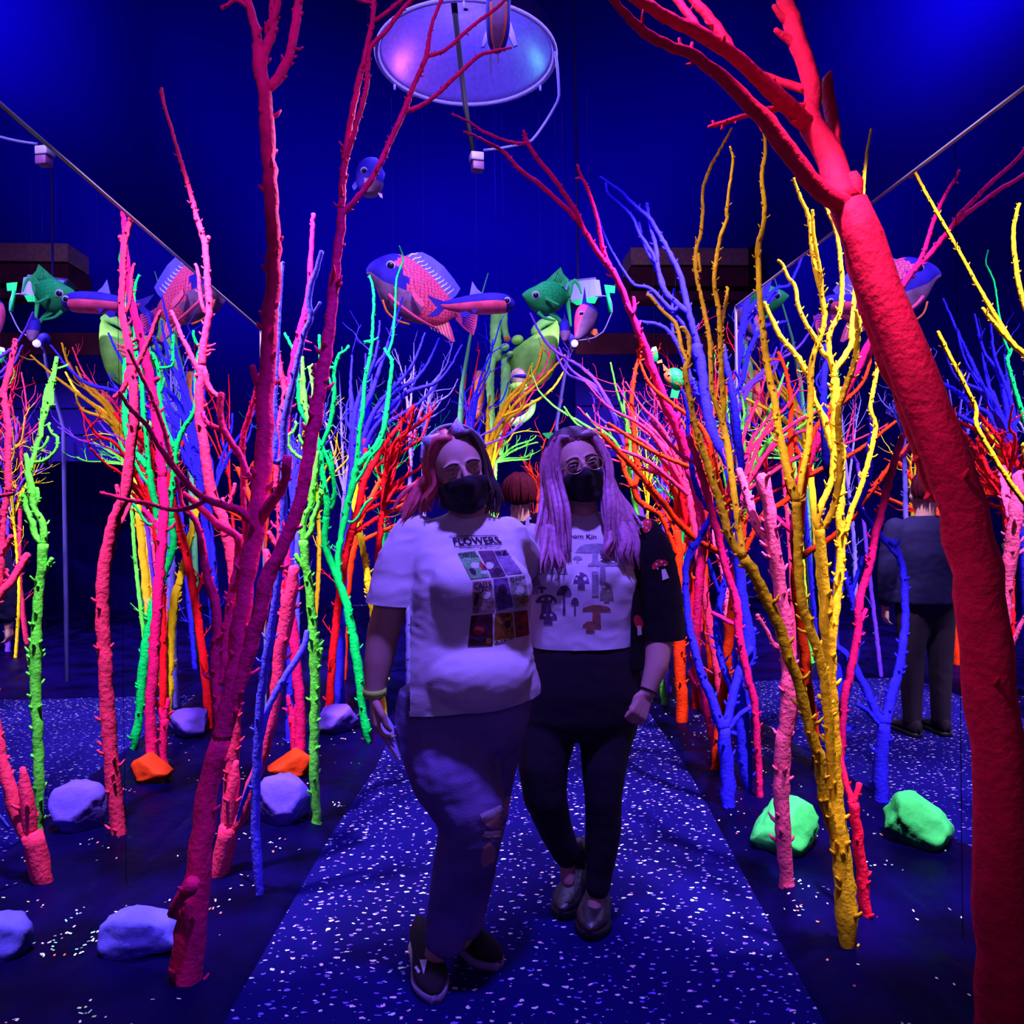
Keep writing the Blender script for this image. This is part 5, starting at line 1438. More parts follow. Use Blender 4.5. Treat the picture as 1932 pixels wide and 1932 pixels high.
# glasses
b = MB()
for q in (-1, 1):
    c = hB.p(q * .033, -.104, .000)
    b.tube([c + hB.R @ Vector((math.cos(t) * .026, .004 * abs(math.cos(t)) * 0, math.sin(t) * .020)) for t in [2 * PI * i / 24 for i in range(25)]], .0016, 6, cap=False)
    b.tube([hB.p(q * .060, -.102, .004), hB.p(q * .076, -.07, .006), hB.p(q * .080, .01, .004)], .0014, 6)
b.tube([hB.p(-.008, -.106, .004), hB.p(0, -.110, .007), hB.p(.008, -.106, .004)], .0015, 6)
gl = b.build('glasses', M_WIRE, B)
M_LENS = mat('spectacle_lens', (0.9, 0.9, 0.9), 0.02, 0.5)
M_LENS.node_tree.nodes['Principled BSDF'].inputs['Transmission Weight'].default_value = 1.0
M_LENS.node_tree.nodes['Principled BSDF'].inputs['IOR'].default_value = 1.03
for q in (-1, 1):
    b = MB(); c = Vector((q * .033, -.104, 0)); n = 20
    vs = []
    for dz in (-.0006, .0006):
        for i in range(n):
            t = 2 * PI * i / n
            vs.append(hB.p(c.x + math.cos(t) * .0255, c.y + dz, math.sin(t) * .0195))
    b.add(vs, [tuple(range(n)), tuple(range(2 * n - 1, n - 1, -1))] + [(i, i + n, (i + 1) % n + n, (i + 1) % n) for i in range(n)])
    l_ = b.build('lens', M_LENS, B); l_.parent = gl; l_.matrix_parent_inverse = Matrix()
# long hair
rnd = random.Random(8)
b = MB()
b.ball(hB.p(0, .030, .038), (.084, .092, .094), 28, 18, hB.R)
hc = MB(); inv = hB.R.inverted()
for f in b.f:
    c = inv @ (sum((Vector(b.v[i]) for i in f), Vector()) / len(f) - hB.c)
    if not (c.y < -.030 and c.z < .068) and c.z > -.06: hc.add([b.v[i] for i in f], [tuple(range(len(f)))])
def long_locks(mbx, sgn, ends, mids, n, rad, seed):
    r = random.Random(seed)
    for i in range(n):
        t = i / (n - 1)
        y0 = -.058 + .13 * t
        P = [hB.p(sgn * .004, y0, .128 - 6.6 * (y0 - .02) ** 2), hB.p(sgn * .050, y0 + .006, .105), hB.p(sgn * (.078 + .006 * t), y0 + .018, .040), hB.p(sgn * (.084 + .008 * t), y0 + .022, -.025)]
        for e in (mids(t), ends(t)):
            P.append(e + Vector((r.gauss(0, .006), r.gauss(0, .008), r.gauss(0, .008))))
        lock(mbx, P, rad, 0, r, 3, .010)
long_locks(hc, 1, lambda t: at(1148 + 62 * t + rnd.uniform(-6, 6), 1030 + 30 * math.sin(t * 5) + rnd.uniform(-12, 16), YB - .10 + .07 * t), lambda t: at(1140 + 50 * t, 965, YB - .085 + .09 * t), 30, .0085, 14)
long_locks(hc, -1, lambda t: at(1068 - 50 * t + rnd.uniform(-5, 5), 1045 + 18 * math.sin(t * 6) + rnd.uniform(-14, 14), YB - .125 + .09 * t), lambda t: at(1062 - 27 * t, 965, YB - .095 + .10 * t), 26, .0080, 15)
for i in range(26):       # curled ends over the chest and shoulder
    t = rnd.random()
    if i % 2:
        p = [at(1140 + 50 * t, 985, YB - .085), at(1150 + 55 * t, 1020, YB - .11), at(1135 + 70 * t, 1045, YB - .12), at(1150 + 60 * t, 1062 + 10 * t, YB - .11)]
    else:
        p = [at(1062 - 30 * t, 990, YB - .09), at(1050 - 25 * t, 1030, YB - .115), at(1062 - 45 * t, 1060, YB - .14), at(1055 - 40 * t, 1078, YB - .145)]
    lock(hc, p, .0085, 0, rnd, 1, .010)
hc.build('hair', M_HLAV, B)
# darker roots along the parting
b = MB()
for i in range(30):
    t = i / 29
    y0 = -.058 + .14 * t
    for sgn in (-1, 1):
        P = [hB.p(0, y0, .1375 - 6.6 * (y0 - .02) ** 2), hB.p(sgn * .030, y0 + .004, .130 - 5 * (y0 - .02) ** 2), hB.p(sgn * .068, y0 + .010, .098)]
        lock(b, P, .009, 0, rnd, 1, .004)
b.build('hair_roots', M_HROOT, B)
# cropped white T-shirt
mb = MB()
mb.loft(torso_rings([(964, 1068, 1130, YB + .04, .040), (972, 1058, 1140, YB + .035, .050), (985, 1030, 1180, YB + .03, .062), (1010, 1012, 1200, YB + .02, .085), (1050, 1002, 1205, YB + .01, .105), (1095, 999, 1205, YB - .01, .125), (1130, 999, 1200, YB - .005, .122), (1180, 1000, 1194, YB, .118), (1215, 1002, 1192, YB, .118), (1250, 1003, 1191, YB, .116)], 32))
mb.ball(at(1052, 1088, YB - .075), (.068, .065, .066), 20, 14); mb.ball(at(1135, 1086, YB - .075), (.068, .065, .066), 20, 14)
chain(mb, [(at(1015, 1010, YB + .05), .058), (at(985, 1070, YB + .13), .058)])
shirtB = melt(mb, 't_shirt', M_SHIRT, B, .0075, 5, wr=.0035, wf=(7, 7, 9), seed=5, trim=[(at(1085, 1226, YB - .1), Vector((0, 0, -1)), None)])
bvB = caster(shirtB)
# cardigan worn open
mb = MB()
rows = [(974, 1042, 1160, YB + .05, .06), (990, 1015, 1205, YB + .045, .082), (1020, 1000, 1225, YB + .04, .115), (1080, 995, 1222, YB + .03, .142), (1150, 996, 1216, YB + .03, .145), (1210, 996, 1214, YB + .03, .145), (1258, 994, 1216, YB + .03, .150)]
R = torso_rings(rows, 48)
vs = []; fs = []
# keep the back, the sides and the fronts up to the open edges
def keep(k, n=48):
    t = 360 * k / n        # 0 = image right, 90 = back, 180 = image left, 270 = front
    return t <= 192 or t >= 306
idx = [k for k in range(48) if keep(k)]
st = idx.index(next(k for k in idx if k >= 306 / 360 * 48))
idx = idx[st:] + idx[:st]
for ring in R: vs += [ring[k] for k in idx]
m_ = len(idx)
for i in range(len(R) - 1):
    for k in range(m_ - 1):
        a = i * m_ + k
        fs.append((a, a + 1, a + 1 + m_, a + m_))
cb = MB(); cb.add(vs, fs)
card = cb.build('cardigan', M_CARDI, B)
sm = card.modifiers.new('t', 'SOLIDIFY'); sm.thickness = .006; sm.offset = 1
sm2 = card.modifiers.new('u', 'SUBSURF'); sm2.levels = 2; sm2.render_levels = 2
# sleeve down to the elbow
mb = MB()
rows = [(1205, 995, 34), (1222, 1035, 44), (1232, 1080, 47), (1240, 1130, 48), (1245, 1175, 47), (1248, 1235, 47)]
P = catmull([(*at(x, y, YB + .02), hw * YB / F) for x, y, hw in rows], .02)
mb.tube([Vector(p[:3]) for p in P], [p[3] for p in P], 22, flat=.9)
cap(mb, at(1180, 1000, YB + .04), .062, at(1212, 1015, YB + .03), .068)
slv = melt(mb, 'cardigan_sleeve', M_CARDI, B, .008, 4, wr=.003, wf=(6, 6, 10), seed=7, trim=[(at(1245, 1206, YB), Vector((0, 0, -1)), None)])
mb = MB()
chain(mb, [(at(1020, 1000, YB + .06), .062), (at(1000, 1030, YB + .09), .064), (at(978, 1085, YB + .15), .066), (at(965, 1110, YB + .18), .064)])
slv2 = melt(mb, 'cardigan_sleeve', M_CARDI, B, .008, 4, wr=.003, wf=(6, 6, 10), seed=8)
# black trousers
mb = MB()
mb.loft(torso_rings([(1205, 1002, 1196, YB + .01, .122), (1235, 998, 1202, YB + .01, .125), (1300, 986, 1210, YB + .02, .135), (1350, 978, 1205, YB + .03, .130), (1385, 985, 1198, YB + .03, .11)], 30))
pxchain(mb, [(1034, 1375, 56, YB + .02), (1024, 1440, 48, YB - .01), (1028, 1500, 42, YB - .01), (1048, 1565, 32, YB + .03), (1064, 1600, 27, YB + .05), (1068, 1612, 25, YB + .055)])
pxchain(mb, [(1144, 1375, 54, YB + .02), (1140, 1440, 44, YB - .01), (1138, 1500, 36, YB - .02), (1138, 1570, 34, YB + .0), (1131, 1640, 26, YB + .01), (1128, 1672, 24, YB + .01)])
melt(mb, 'trousers', M_PANT, B, .0078, 4, wr=.002, wf=(6, 6, 10), seed=3)
# boots
for heel, toe in ((ground(1090, 1690), ground(1058, 1738)), (ground(1128, 1718), ground(1112, 1778))):
    h = Vector(heel); t = Vector(toe); d = (t - h).normalized(); h = t - d * .262
    up, q = shoe(B, h, t, .105, M_LEATH, M_SOLEB, .085, .034, .125, name='boot')
# black bracelet
b = MB()
ax = (at(1205, 1345, YB - .07) - at(1238, 1255, YB - .03)).normalized(); u1 = ax.orthogonal().normalized(); u2 = ax.cross(u1)
wc = at(1222, 1303, YB - .048)
b.tube([wc + (u1 * math.cos(t) + u2 * math.sin(t)) * .0305 for t in [2 * PI * i / 24 for i in range(25)]], .0032, 6, cap=False)
b.build('bracelet', M_PANT, B)
# prints
def C2(x, y): return (980 + x / 4.2, 940 + y / 4.2)
MG = mat('print_grey', (.36, .32, .44), .9, .1, var=.3, vscale=60); MDK = mat('print_dusk', (.16, .10, .24), .9, .1, var=.4, vscale=60); MBR = mat('print_clay', (.42, .16, .12), .9, .1, var=.3, vscale=60); MCR = mat('print_cream', (.78, .74, .80), .9, .1); MOL = mat('print_olive', (.34, .30, .26), .9, .1, var=.3, vscale=60)
def mush(x, y, cw, ch, sw, sh, lean=0.0):
    """cap polygon + stem polygon in shirt-crop pixels"""
    cp = blob(*C2(x, y), cw / 4.2, ch / 4.2, 12, .04, int(x), 0, PI, 2 * PI)
    s0 = C2(x - sw / 2, y); s1 = C2(x + sw / 2, y); s2 = C2(x + sw * .6 + lean, y + sh); s3 = C2(x - sw * .6 + lean, y + sh)
    return cp, qgrid([s0, s1, s2, s3], 2, 4)
I = []
for m, args in ((MG, (600, 435, 155, 75, 44, 340)), (MG, (660, 540, 120, 40, 40, 120)), (MDK, (490, 675, 62, 85, 50, 40)), (MDK, (215, 830, 85, 70, 70, 90)), (MDK, (230, 960, 70, 70, 60, 40)), (MDK, (355, 770, 60, 80, 18, 150)), (MDK, (440, 840, 32, 55, 14, 80)),
                (MBR, (610, 890, 115, 45, 60, 140)), (MBR, (560, 1020, 62, 45, 60, 40)), (MG, (155, 545, 35, 30, 14, 30)), (MG, (460, 490, 38, 30, 14, 25)), (MG, (300, 600, 80, 60, 30, 40)), (MG, (125, 690, 45, 75, 50, 70)), (MOL, (690, 800, 55, 130, 40, 20)), (MDK, (180, 720, 40, 25, 20, 30)), (MG, (300, 520, 26, 110, 60, 70))):
    c_, s_ = mush(*args)
    I.append((m, [c_, s_], 0))
I.append((MCR, [blob(*C2(x, y), r / 4.2, r / 4.2, 8, .1, int(x + y)) for x, y, r in ((465, 605, 14), (520, 640, 16), (450, 640, 9), (190, 800, 12), (240, 795, 13), (270, 820, 10), (205, 925, 11), (255, 925, 12), (670, 700, 14), (125, 650, 15), (700, 735, 8))], 1))
I.append((INK, [text_px('nom Kin', [C2(395, 285), C2(610, 290), C2(610, 325), C2(395, 318)])], 1))
printed(B, bvB, I, 'shirt_print', .002)
# mushroom patches sewn on the cardigan
dg = DG(); dg.update()
MRED = mat('patch_red', (.62, .03, .05), .9, .1); MWH = mat('patch_white', (.8, .74, .72), .9, .1)
me_c = bpy.data.meshes.new_from_object(card.evaluated_get(dg))
off_ = Vector((0, 0, 0))
polyV = [v.co.copy() for v in me_c.vertices]; polyF = [tuple(p.vertices) for p in me_c.polygons]
for s_ in (slv, slv2):
    o0 = len(polyV)
    polyV += [v.co.copy() for v in s_.data.vertices]; polyF += [tuple(i + o0 for i in p.vertices) for p in s_.data.polygons]
bvC = BVHTree.FromPolygons(polyV, polyF)
for nm, capx, stem, dots, cm in (
        ('mushroom_patch', blob(1245, 1068, 15, 13, 14, .06, 1, -.35, PI - .2, 2 * PI + .3), [(1247, 1075), (1254, 1073), (1261, 1090), (1249, 1095)], [(1238, 1064, 2.2), (1247, 1060, 2.2), (1253, 1066, 1.9), (1240, 1073, 1.6)], MRED),
        ('mushroom_patch', blob(1203, 1174, 8, 15, 14, .06, 2, -.3), [(1200, 1180), (1207, 1180), (1209, 1197), (1201, 1199)], [], MRED),
        ('mushroom_patch', blob(1219, 993, 10, 13, 14, .06, 3, .2), [(1204, 988), (1212, 985), (1214, 996), (1204, 998)], [(1222, 987, 1.6), (1219, 997, 1.8), (1223, 1001, 1.4)], MRED),
        ('mushroom_patch', blob(997, 981, 7, 6, 12, .06, 4, 0, PI, 2 * PI), [(994, 981), (1000, 981), (1001, 992), (993, 992)], [], MWH)):
    its = [(cm, [capx], 0), (MWH, [qgrid(stem, 2, 3)], 1)]
    if dots: its.append((MWH, [blob(x, y, r, r, 8) for x, y, r in dots], 2))
    printed(B, bvC, its, nm, .004)
# ---- the person standing with the back to us, seen in the gap between the two heads
YC = 4.5
fc = ground(985, 960 + 1450 * 1.4 / YC)
Cp = thing('person', (fc.x, fc.y, 0), 'person with maroon hair and navy jacket seen from behind between the two women', 'person')
hC = Head(at(982, 936, YC), math.radians(165), 0, 0, 1.0)
mb = MB(); hC.flesh(mb)
chain(mb, [(hC.p(0, .02, -.06), .055), (at(982, 985, YC), .058), (at(982, 1000, YC), .08)])
zz = lambda v, x=0.0, y=0.0: Vector((hC.c.x + x, YC + y, v))
chain(mb, [(zz(1.16), .105), (zz(.95), .11)]); mb.ball(zz(.86), (.15, .11, .12))
for q in (-1, 1):
    chain(mb, [(zz(.84, q * .08), .085), (zz(.46, q * .09), .055), (zz(.09, q * .09), .035)])
    chain(mb, [(zz(1.24, q * .175), .042), (zz(1.0, q * .23), .040), (zz(.78, q * .22, .05), .028)])
    hand(mb, zz(.78, q * .22, .05), Vector((0, .1, -1)), Vector((0, 1, 0)), Vector((-q, 0, 0)), .9, .5)
melt(mb, 'body', M_SKIN, Cp, .008, 3)
b = MB(); b.ball(hC.p(0, .026, .034), (.088, .100, .098), 26, 18, hC.R)
h = MB(); inv = hC.R.inverted()
for f in b.f:
    c = inv @ (sum((Vector(b.v[i]) for i in f), Vector()) / len(f) - hC.c)
    if not (c.y < -.035 and c.z < .075): h.add([b.v[i] for i in f], [tuple(range(len(f)))])
rnd = random.Random(12)
for i in range(44):
    a = rnd.uniform(-PI * .62, PI * .62) + PI / 2
    P = [hC.p(math.cos(a) * .02, .03 + math.sin(a) * .02, .135), hC.p(math.cos(a) * .075, .03 + math.sin(a) * .085, .085), hC.p(math.cos(a) * .092, .03 + math.sin(a) * .102, .02), hC.p(math.cos(a) * .090, .03 + math.sin(a) * .100, -.035)]
    lock(h, P, .011, 0, rnd, 1, .008)
h.build('hair', M_HMAR, Cp)
mb = MB()
mb.loft([[zz(z) + Vector((math.cos(t) * rx, math.sin(t) * ry, 0)) for t in [2 * PI * k / 24 for k in range(24)]] for z, rx, ry in ((1.325, .075, .075), (1.29, .16, .10), (1.24, .21, .125), (1.10, .205, .15), (.95, .19, .145), (.80, .205, .15))])
for q in (-1, 1): chain(mb, [(zz(1.25, q * .18), .068), (zz(1.0, q * .23), .058), (zz(.82, q * .222, .04), .045)])
melt(mb, 'jacket', M_NAVY, Cp, .011, 3, wr=.006, wf=(6, 6, 8))
mb = MB(); mb.ball(zz(.84), (.185, .145, .13))
for q in (-1, 1): chain(mb, [(zz(.82, q * .085), .10), (zz(.46, q * .09), .070), (zz(.09, q * .09), .052)])
melt(mb, 'trousers', M_PANT, Cp, .012, 3, wr=.004)
for q in (-1, 1):
    shoe(Cp, zz(0, q * .09, -.07), zz(0, q * .10, .19), .095, M_SHOE, M_SOLEB)
# ------------------------------------------------------------------ rocks on the beds
def rock(label, px_box, m, seed, dep=None, facets=12, sub=3):
    x0, y0, x1, y1 = px_box
    g = ground((x0 + x1) / 2, y1 - (y1 - y0) * .06, .02)
    wd = (x1 - x0) * g.y / F * .5; ht = (y1 - y0) * g.y / F
    dp = dep or wd * .8
    bm = bmesh.new(); bmesh.ops.create_icosphere(bm, subdivisions=sub + 1, radius=1)
    rr = random.Random(seed)
    planes = [(Vector((rr.gauss(0, 1), rr.gauss(0, 1), rr.gauss(0, .8))).normalized(), rr.uniform(.52, .80)) for _ in range(facets)]
    for v in bm.verts:
        p = v.co
        for n, d in planes:
            k = p.dot(n)
            if k > d: p = p - n * (k - d) * .88
        p = p * (1 + .10 * noise.noise(p * 1.6 + Vector((seed, 0, 0))) + .05 * noise.noise(p * 5 + Vector((0, seed, 0))) + .02 * noise.noise(p * 12))
        v.co = p
    mx = [max(abs(v.co[i]) for v in bm.verts) for i in range(3)]
    zmin = min(v.co.z for v in bm.verts); zmax = max(v.co.z for v in bm.verts)
    for v in bm.verts:
        v.co = Vector((g.x + v.co.x / mx[0] * wd, g.y + dp * .5 + v.co.y / mx[1] * dp, (v.co.z - zmin) / (zmax - zmin) * ht))
    mb = MB(); mb.bm(bm)
    o = mb.build('rock', m)
    c = Vector((g.x, g.y + dp * .5, 0.004))
    for v in o.data.vertices: v.co = v.co - Vector((c.x, c.y, 0))
    o.location = c
    return tag(o, label, 'rock')
PR_ = lambda n, c: mat(n, c, .75, .2, bump=.7, bscale=22, var=.25, vscale=9)
RK = {'orange': PR_('orange_rock_paint', (1.0, .055, .006)), 'lilac': PR_('lilac_rock_paint', (.15, .085, .78)), 'violet': PR_('violet_rock_paint', (.13, .11, 1.0)), 'green': PR_('mint_rock_paint', (.07, 1.0, .20)), 'dim': PR_('dusky_purple_rock_paint', (.12, .05, .60))}
rock('pale violet rock at the left edge beside the foot of the dark magenta tree', (180, 1724, 345, 1815), RK['violet'], 1, .09)
rock('large lilac rock behind the bright pink trunk, left of the lime green trunk', (480, 1468, 588, 1566), RK['lilac'], 2, .10)
rock('orange rock behind the thin raspberry stump', (494, 1418, 586, 1480), RK['orange'], 4, .08)
rock('dusky purple rock behind the straight red trunk', (600, 1334, 674, 1392), RK['dim'], 5, .12)
rock('mint green rock behind the rough rose pink trunk on the right', (1424, 1512, 1572, 1622), RK['green'], 7, .13)
rock('orange wedge shaped rock at the right between the pink and blue trunks', (1322, 1256, 1378, 1302), RK['orange'], 9, .10, 4)

# ------------------------------------------------------------------ hanging fish
def vmat(name, c, c2, scale=40, rough=.5, line=.05):
    """scales: rounded cells outlined in a darker paint"""
    m = bpy.data.materials.new(name); m.use_nodes = True; nt = m.node_tree; b = nt.nodes['Principled BSDF']
    b.inputs['Roughness'].default_value = rough; b.inputs['Specular IOR Level'].default_value = .25
    tc = nt.nodes.new('ShaderNodeTexCoord'); v = nt.nodes.new('ShaderNodeTexVoronoi'); v.feature = 'DISTANCE_TO_EDGE'; v.inputs['Scale'].default_value = scale; v.inputs['Randomness'].default_value = .32
    nt.links.new(tc.outputs['Object'], v.inputs['Vector'])
    lt = nt.nodes.new('ShaderNodeMath'); lt.operation = 'LESS_THAN'; lt.inputs[1].default_value = line
    nt.links.new(v.outputs['Distance'], lt.inputs[0])
    mx = nt.nodes.new('ShaderNodeMixRGB'); mx.inputs[1].default_value = (*c, 1); mx.inputs[2].default_value = (*c2, 1)
    nt.links.new(lt.outputs[0], mx.inputs[0]); nt.links.new(mx.outputs[0], b.inputs['Base Color'])
    bp = nt.nodes.new('ShaderNodeBump'); bp.inputs['Strength'].default_value = .5; bp.inputs['Distance'].default_value = .01
    nt.links.new(v.outputs['Distance'], bp.inputs['Height']); nt.links.new(bp.outputs['Normal'], b.inputs['Normal'])
    return m
FM = {
 'scale': vmat('pink_fish_scales', (1.0, .10, .26), (.35, .008, .10), 38, line=.06),
 'pinkf': mat('pink_fish_paint', (1.0, .09, .30), .5, .3, var=.3, vscale=14),
 'blue': mat('blue_fish_paint', (.03, .015, .45), .6, .1, var=.35, vscale=9),
 'fin': mat('periwinkle_fin_paint', (.16, .14, 1.0), .5, .3, var=.2, vscale=12),
 'dusk': mat('mauve_fish_belly', (.30, .14, .38), .6, .3, var=.5, vscale=12),
 'white': mat('fish_white_paint', (.45, .42, .95), .5, .3),
 'black': mat('fish_eye_black', (.004, .002, .03), .3, .5),
 'green': vmat('green_fish_scales', (.01, .42, .11), (.0, .16, .08), 30, line=.03),
 'greenp': mat('green_fish_paint', (.015, .42, .12), .65, .15, var=.35, vscale=10),
 'yell': mat('pale_yellow_fish_paint', (1.0, .85, .45), .5, .3),
 'orange': mat('orange_fish_paint', (.95, .20, .05), .55, .3, var=.4, vscale=14),
}
M_THREAD = mat('hanging_thread', (.05, .03, .2), .6, .1)

def rings_px(rows, Y0, Y1, n=20, e=2.0):
    R = []; k = len(rows)
    for i, (t, b_, th) in enumerate(rows):
        Y = Y0 + (Y1 - Y0) * i / (k - 1)
        a = at(*t, Y); c = at(*b_, Y); m = (a + c) / 2; u = (a - c) / 2
        R.append([m + u * math.sin(2 * PI * j / n) + Vector((0, 1, 0)) * th * math.cos(2 * PI * j / n) for j in range(n)])
    return R

def smooth_rows(rows, k=3):
    P = catmull([(t[0], t[1], b_[0], b_[1], th) for t, b_, th in rows], 1e9)
    out = []
    for i in range(len(rows) - 1):
        seg = []
        p0, p1, p2, p3 = (rows[max(i - 1, 0)], rows[i], rows[i + 1], rows[min(i + 2, len(rows) - 1)])
        fl = [(*p[0], *p[1], p[2]) for p in (p0, p1, p2, p3)]
        for j in range(k):
            t = j / k
            v = [0.5 * ((2 * b) + (-a + c) * t + (2 * a - 5 * b + 4 * c - d) * t * t + (-a + 3 * b - 3 * c + d) * t ** 3) for a, b, c, d in zip(*fl)]
            out.append(((v[0], v[1]), (v[2], v[3]), max(.002, v[4])))
    out.append(rows[-1])
    return out

def fish(label, rows, Y0, Y1, mats, pick, eyes=(), hang=(), n=22, k=3, name='hanging_fish'):
    rows = smooth_rows(rows, k)
    R = rings_px(rows, Y0, Y1, n)
    c = sum((p for r in R for p in r), Vector()) / (len(R) * n)
    root = thing(name, c, label, 'fish')
    mb = MB(); mb.loft(R)
    mi = []
    for f in mb.f:
        if len(f) > 4:
            i = min(f) // n; a = 0.0
            mi.append(pick(0 if i == 0 else 1.0, 0.0)); continue
        i = f[0] // n; j = f[0] % n
        mi.append(pick(i / (len(R) - 1), math.sin(2 * PI * (j + .5) / n)))
    mb.m = mi
    mb.build('fish_body', mats, root)
    bv = BVHTree.FromPolygons(mb.v, mb.f)
    for x, y, r in eyes:
        h = onto(bv, x, y, 0.0)
        if h is None: continue
        rr = r * h.y / F
        e = MB(); d = (CAM - h).normalized()
        q = d.to_track_quat('Z', 'Y').to_matrix()
        e.ball(h, (rr, rr, rr * .34), 18, 10, q, 0); e.ball(h + d * rr * .16, (rr * .74, rr * .74, rr * .34), 18, 10, q, 1)
        e.build('fish_eye', [FM['white'], FM['black']], root)
    for x, y in hang:
        h = onto(bv, x, y, 0.0)
        if h is None: continue
        t = MB(); t.tube([h, Vector((h.x, h.y, TOP))], .0006, 4); t.build('hanging_thread', M_THREAD, root)
    return root, bv

def fin(root, poly, Y, m, rays=(), mr=None, th=.012, name='fin', rw=1.6):
    b = MB(); b.sheet([at(x, y, Y if not callable(Y) else Y(x)) for x, y in poly], th)
    f = b.build(name, m, root, smooth=False)
    if rays:
        b = MB()
        for seg in rays:
            P = catmull([(*at(x, y, (Y if not callable(Y) else Y(x)) - th * .5),) for x, y in seg], .02)
            rd = rw * P[0][1] / F
            b.tube([Vector(p) for p in P], [rd * (1 - .5 * i / (len(P) - 1)) for i in range(len(P))], 5)
        r = b.build('fin_rays', mr, f); r['kind'] = 'stuff'
        r.matrix_parent_inverse = Matrix()
    return f

# the big one
rows = [((691, 508), (692, 518), .01), ((698, 498), (702, 530), .06), ((712, 489), (713, 553), .11), ((730, 482), (724, 577), .15), ((748, 480), (746, 594), .17), ((768, 486), (772, 606), .17),
        ((790, 499), (797, 612), .145), ((812, 518), (818, 613), .11), ((832, 541), (838, 609), .075), ((848, 561), (853, 601), .05), ((860, 574), (864, 598), .03)]
BIGY = lambda x: 6.0 + (x - 691) / 173 * .35
fb_, bv_ = fish('big pink scaled fish with a blue head and spiny fin, hanging in the middle', rows, 6.0, 6.35, [FM['blue'], FM['dusk'], FM['scale']],
                lambda t, s: (2 if t > .50 - .12 * s + .04 * math.sin(s * 9) else (1 if s < -.25 else 0)), [(737, 501, 9)], [(742, 484), (800, 508)], n=28, k=4)
fin(fb_, [(763, 484), (775, 478), (796, 476), (814, 485), (837, 503), (856, 527), (868, 545), (861, 557), (851, 566), (838, 549), (818, 526), (795, 506), (778, 494)], BIGY, FM['fin'],
    [[(771 + 6.6 * i, 489 + 6.1 * i - (.12 * (6 - i) ** 2 if i < 6 else 0)), (777 + 6.6 * i, 484 + 6.1 * i - (.12 * (6 - i) ** 2 if i < 6 else 0)), (784 + 6.3 * i, 484 + 5.9 * i - (.12 * (6 - i) ** 2 if i < 6 else 0)), (788 + 6.2 * i, 481 + 5.8 * i - (.12 * (6 - i) ** 2 if i < 6 else 0))] for i in range(12)], FM['yell'], name='dorsal_fin', rw=1.7)
fin(fb_, [(798, 608), (818, 617), (836, 632), (853, 646), (858, 644), (852, 622), (843, 600), (820, 600)], BIGY, FM['pinkf'], [[(806 + 6 * i, 606 + .2 * i), (815 + 6 * i, 622 + 3.0 * i)] for i in range(7)], FM['yell'], name='anal_fin', rw=1.2)
fin(fb_, [(856, 578), (876, 588), (901, 595), (898, 616), (893, 633), (876, 621), (860, 604)], BIGY, FM['pinkf'], [[(872, 592 + 3 * i), (897 - i, 597 + 5 * i)] for i in range(7)], FM['blue'], name='tail_fin', rw=1.3)
fin(fb_, [(779, 545), (786, 556), (797, 566), (802, 577), (796, 581), (786, 570), (778, 558)], lambda x: 5.98, FM['pinkf'], name='pectoral_fin', th=.02)
b = MB(); P = [Vector(p) for p in catmull([tuple(at(x, y, Y)) for x, y, Y in ((733, 556, 5.96), (750, 573, 5.95), (772, 590, 5.98), (800, 608, 6.05), (828, 622, 6.2))], .03)]
b.tube(P, [.016 - .008 * i / len(P) for i in range(len(P))], 8); b.build('belly_ridge', FM['pinkf'], fb_)
b = MB(); P = [Vector(p) for p in catmull([tuple(at(x, y, Y)) for x, y, Y in ((722, 566, 5.98), (730, 588, 5.98), (748, 604, 6.0), (772, 612, 6.05))], .03)]
b.tube(P, .009, 6); b.build('belly_ridge', FM['orange'], fb_)

rows = [((831, 569), (832, 579), .01), ((842, 567), (845, 585), .03), ((868, 561), (870, 590), .06), ((900, 555), (900, 593), .085), ((930, 553), (930, 592), .09), ((950, 555), (950, 591), .085), ((962, 560), (962, 587), .06), ((971, 569), (971, 581), .02)]
f2, bv_ = fish('slim pink and blue fish with a forked tail in front of the big one', rows, 5.75, 5.75, [FM['blue'], FM['pinkf']], lambda t, s: 1 if (s < .12 and t < .72) else 0, [(957, 567, 6.5)], [(900, 558)], n=20)
fin(f2, [(836, 568), (824, 564), (806, 557), (818, 573), (826, 580), (806, 598), (826, 596), (838, 583)], 5.75, FM['blue'], name='tail_fin')
fin(f2, [(886, 558), (891, 531), (900, 545), (912, 556)], 5.75, FM['fin'], name='dorsal_fin')
fin(f2, [(868, 590), (880, 587), (889, 592), (881, 600), (871, 598)], 5.68, FM['blue'], name='pelvic_fin'); fin(f2, [(888, 584), (902, 585), (895, 592)], 5.67, FM['blue'], name='pelvic_fin')

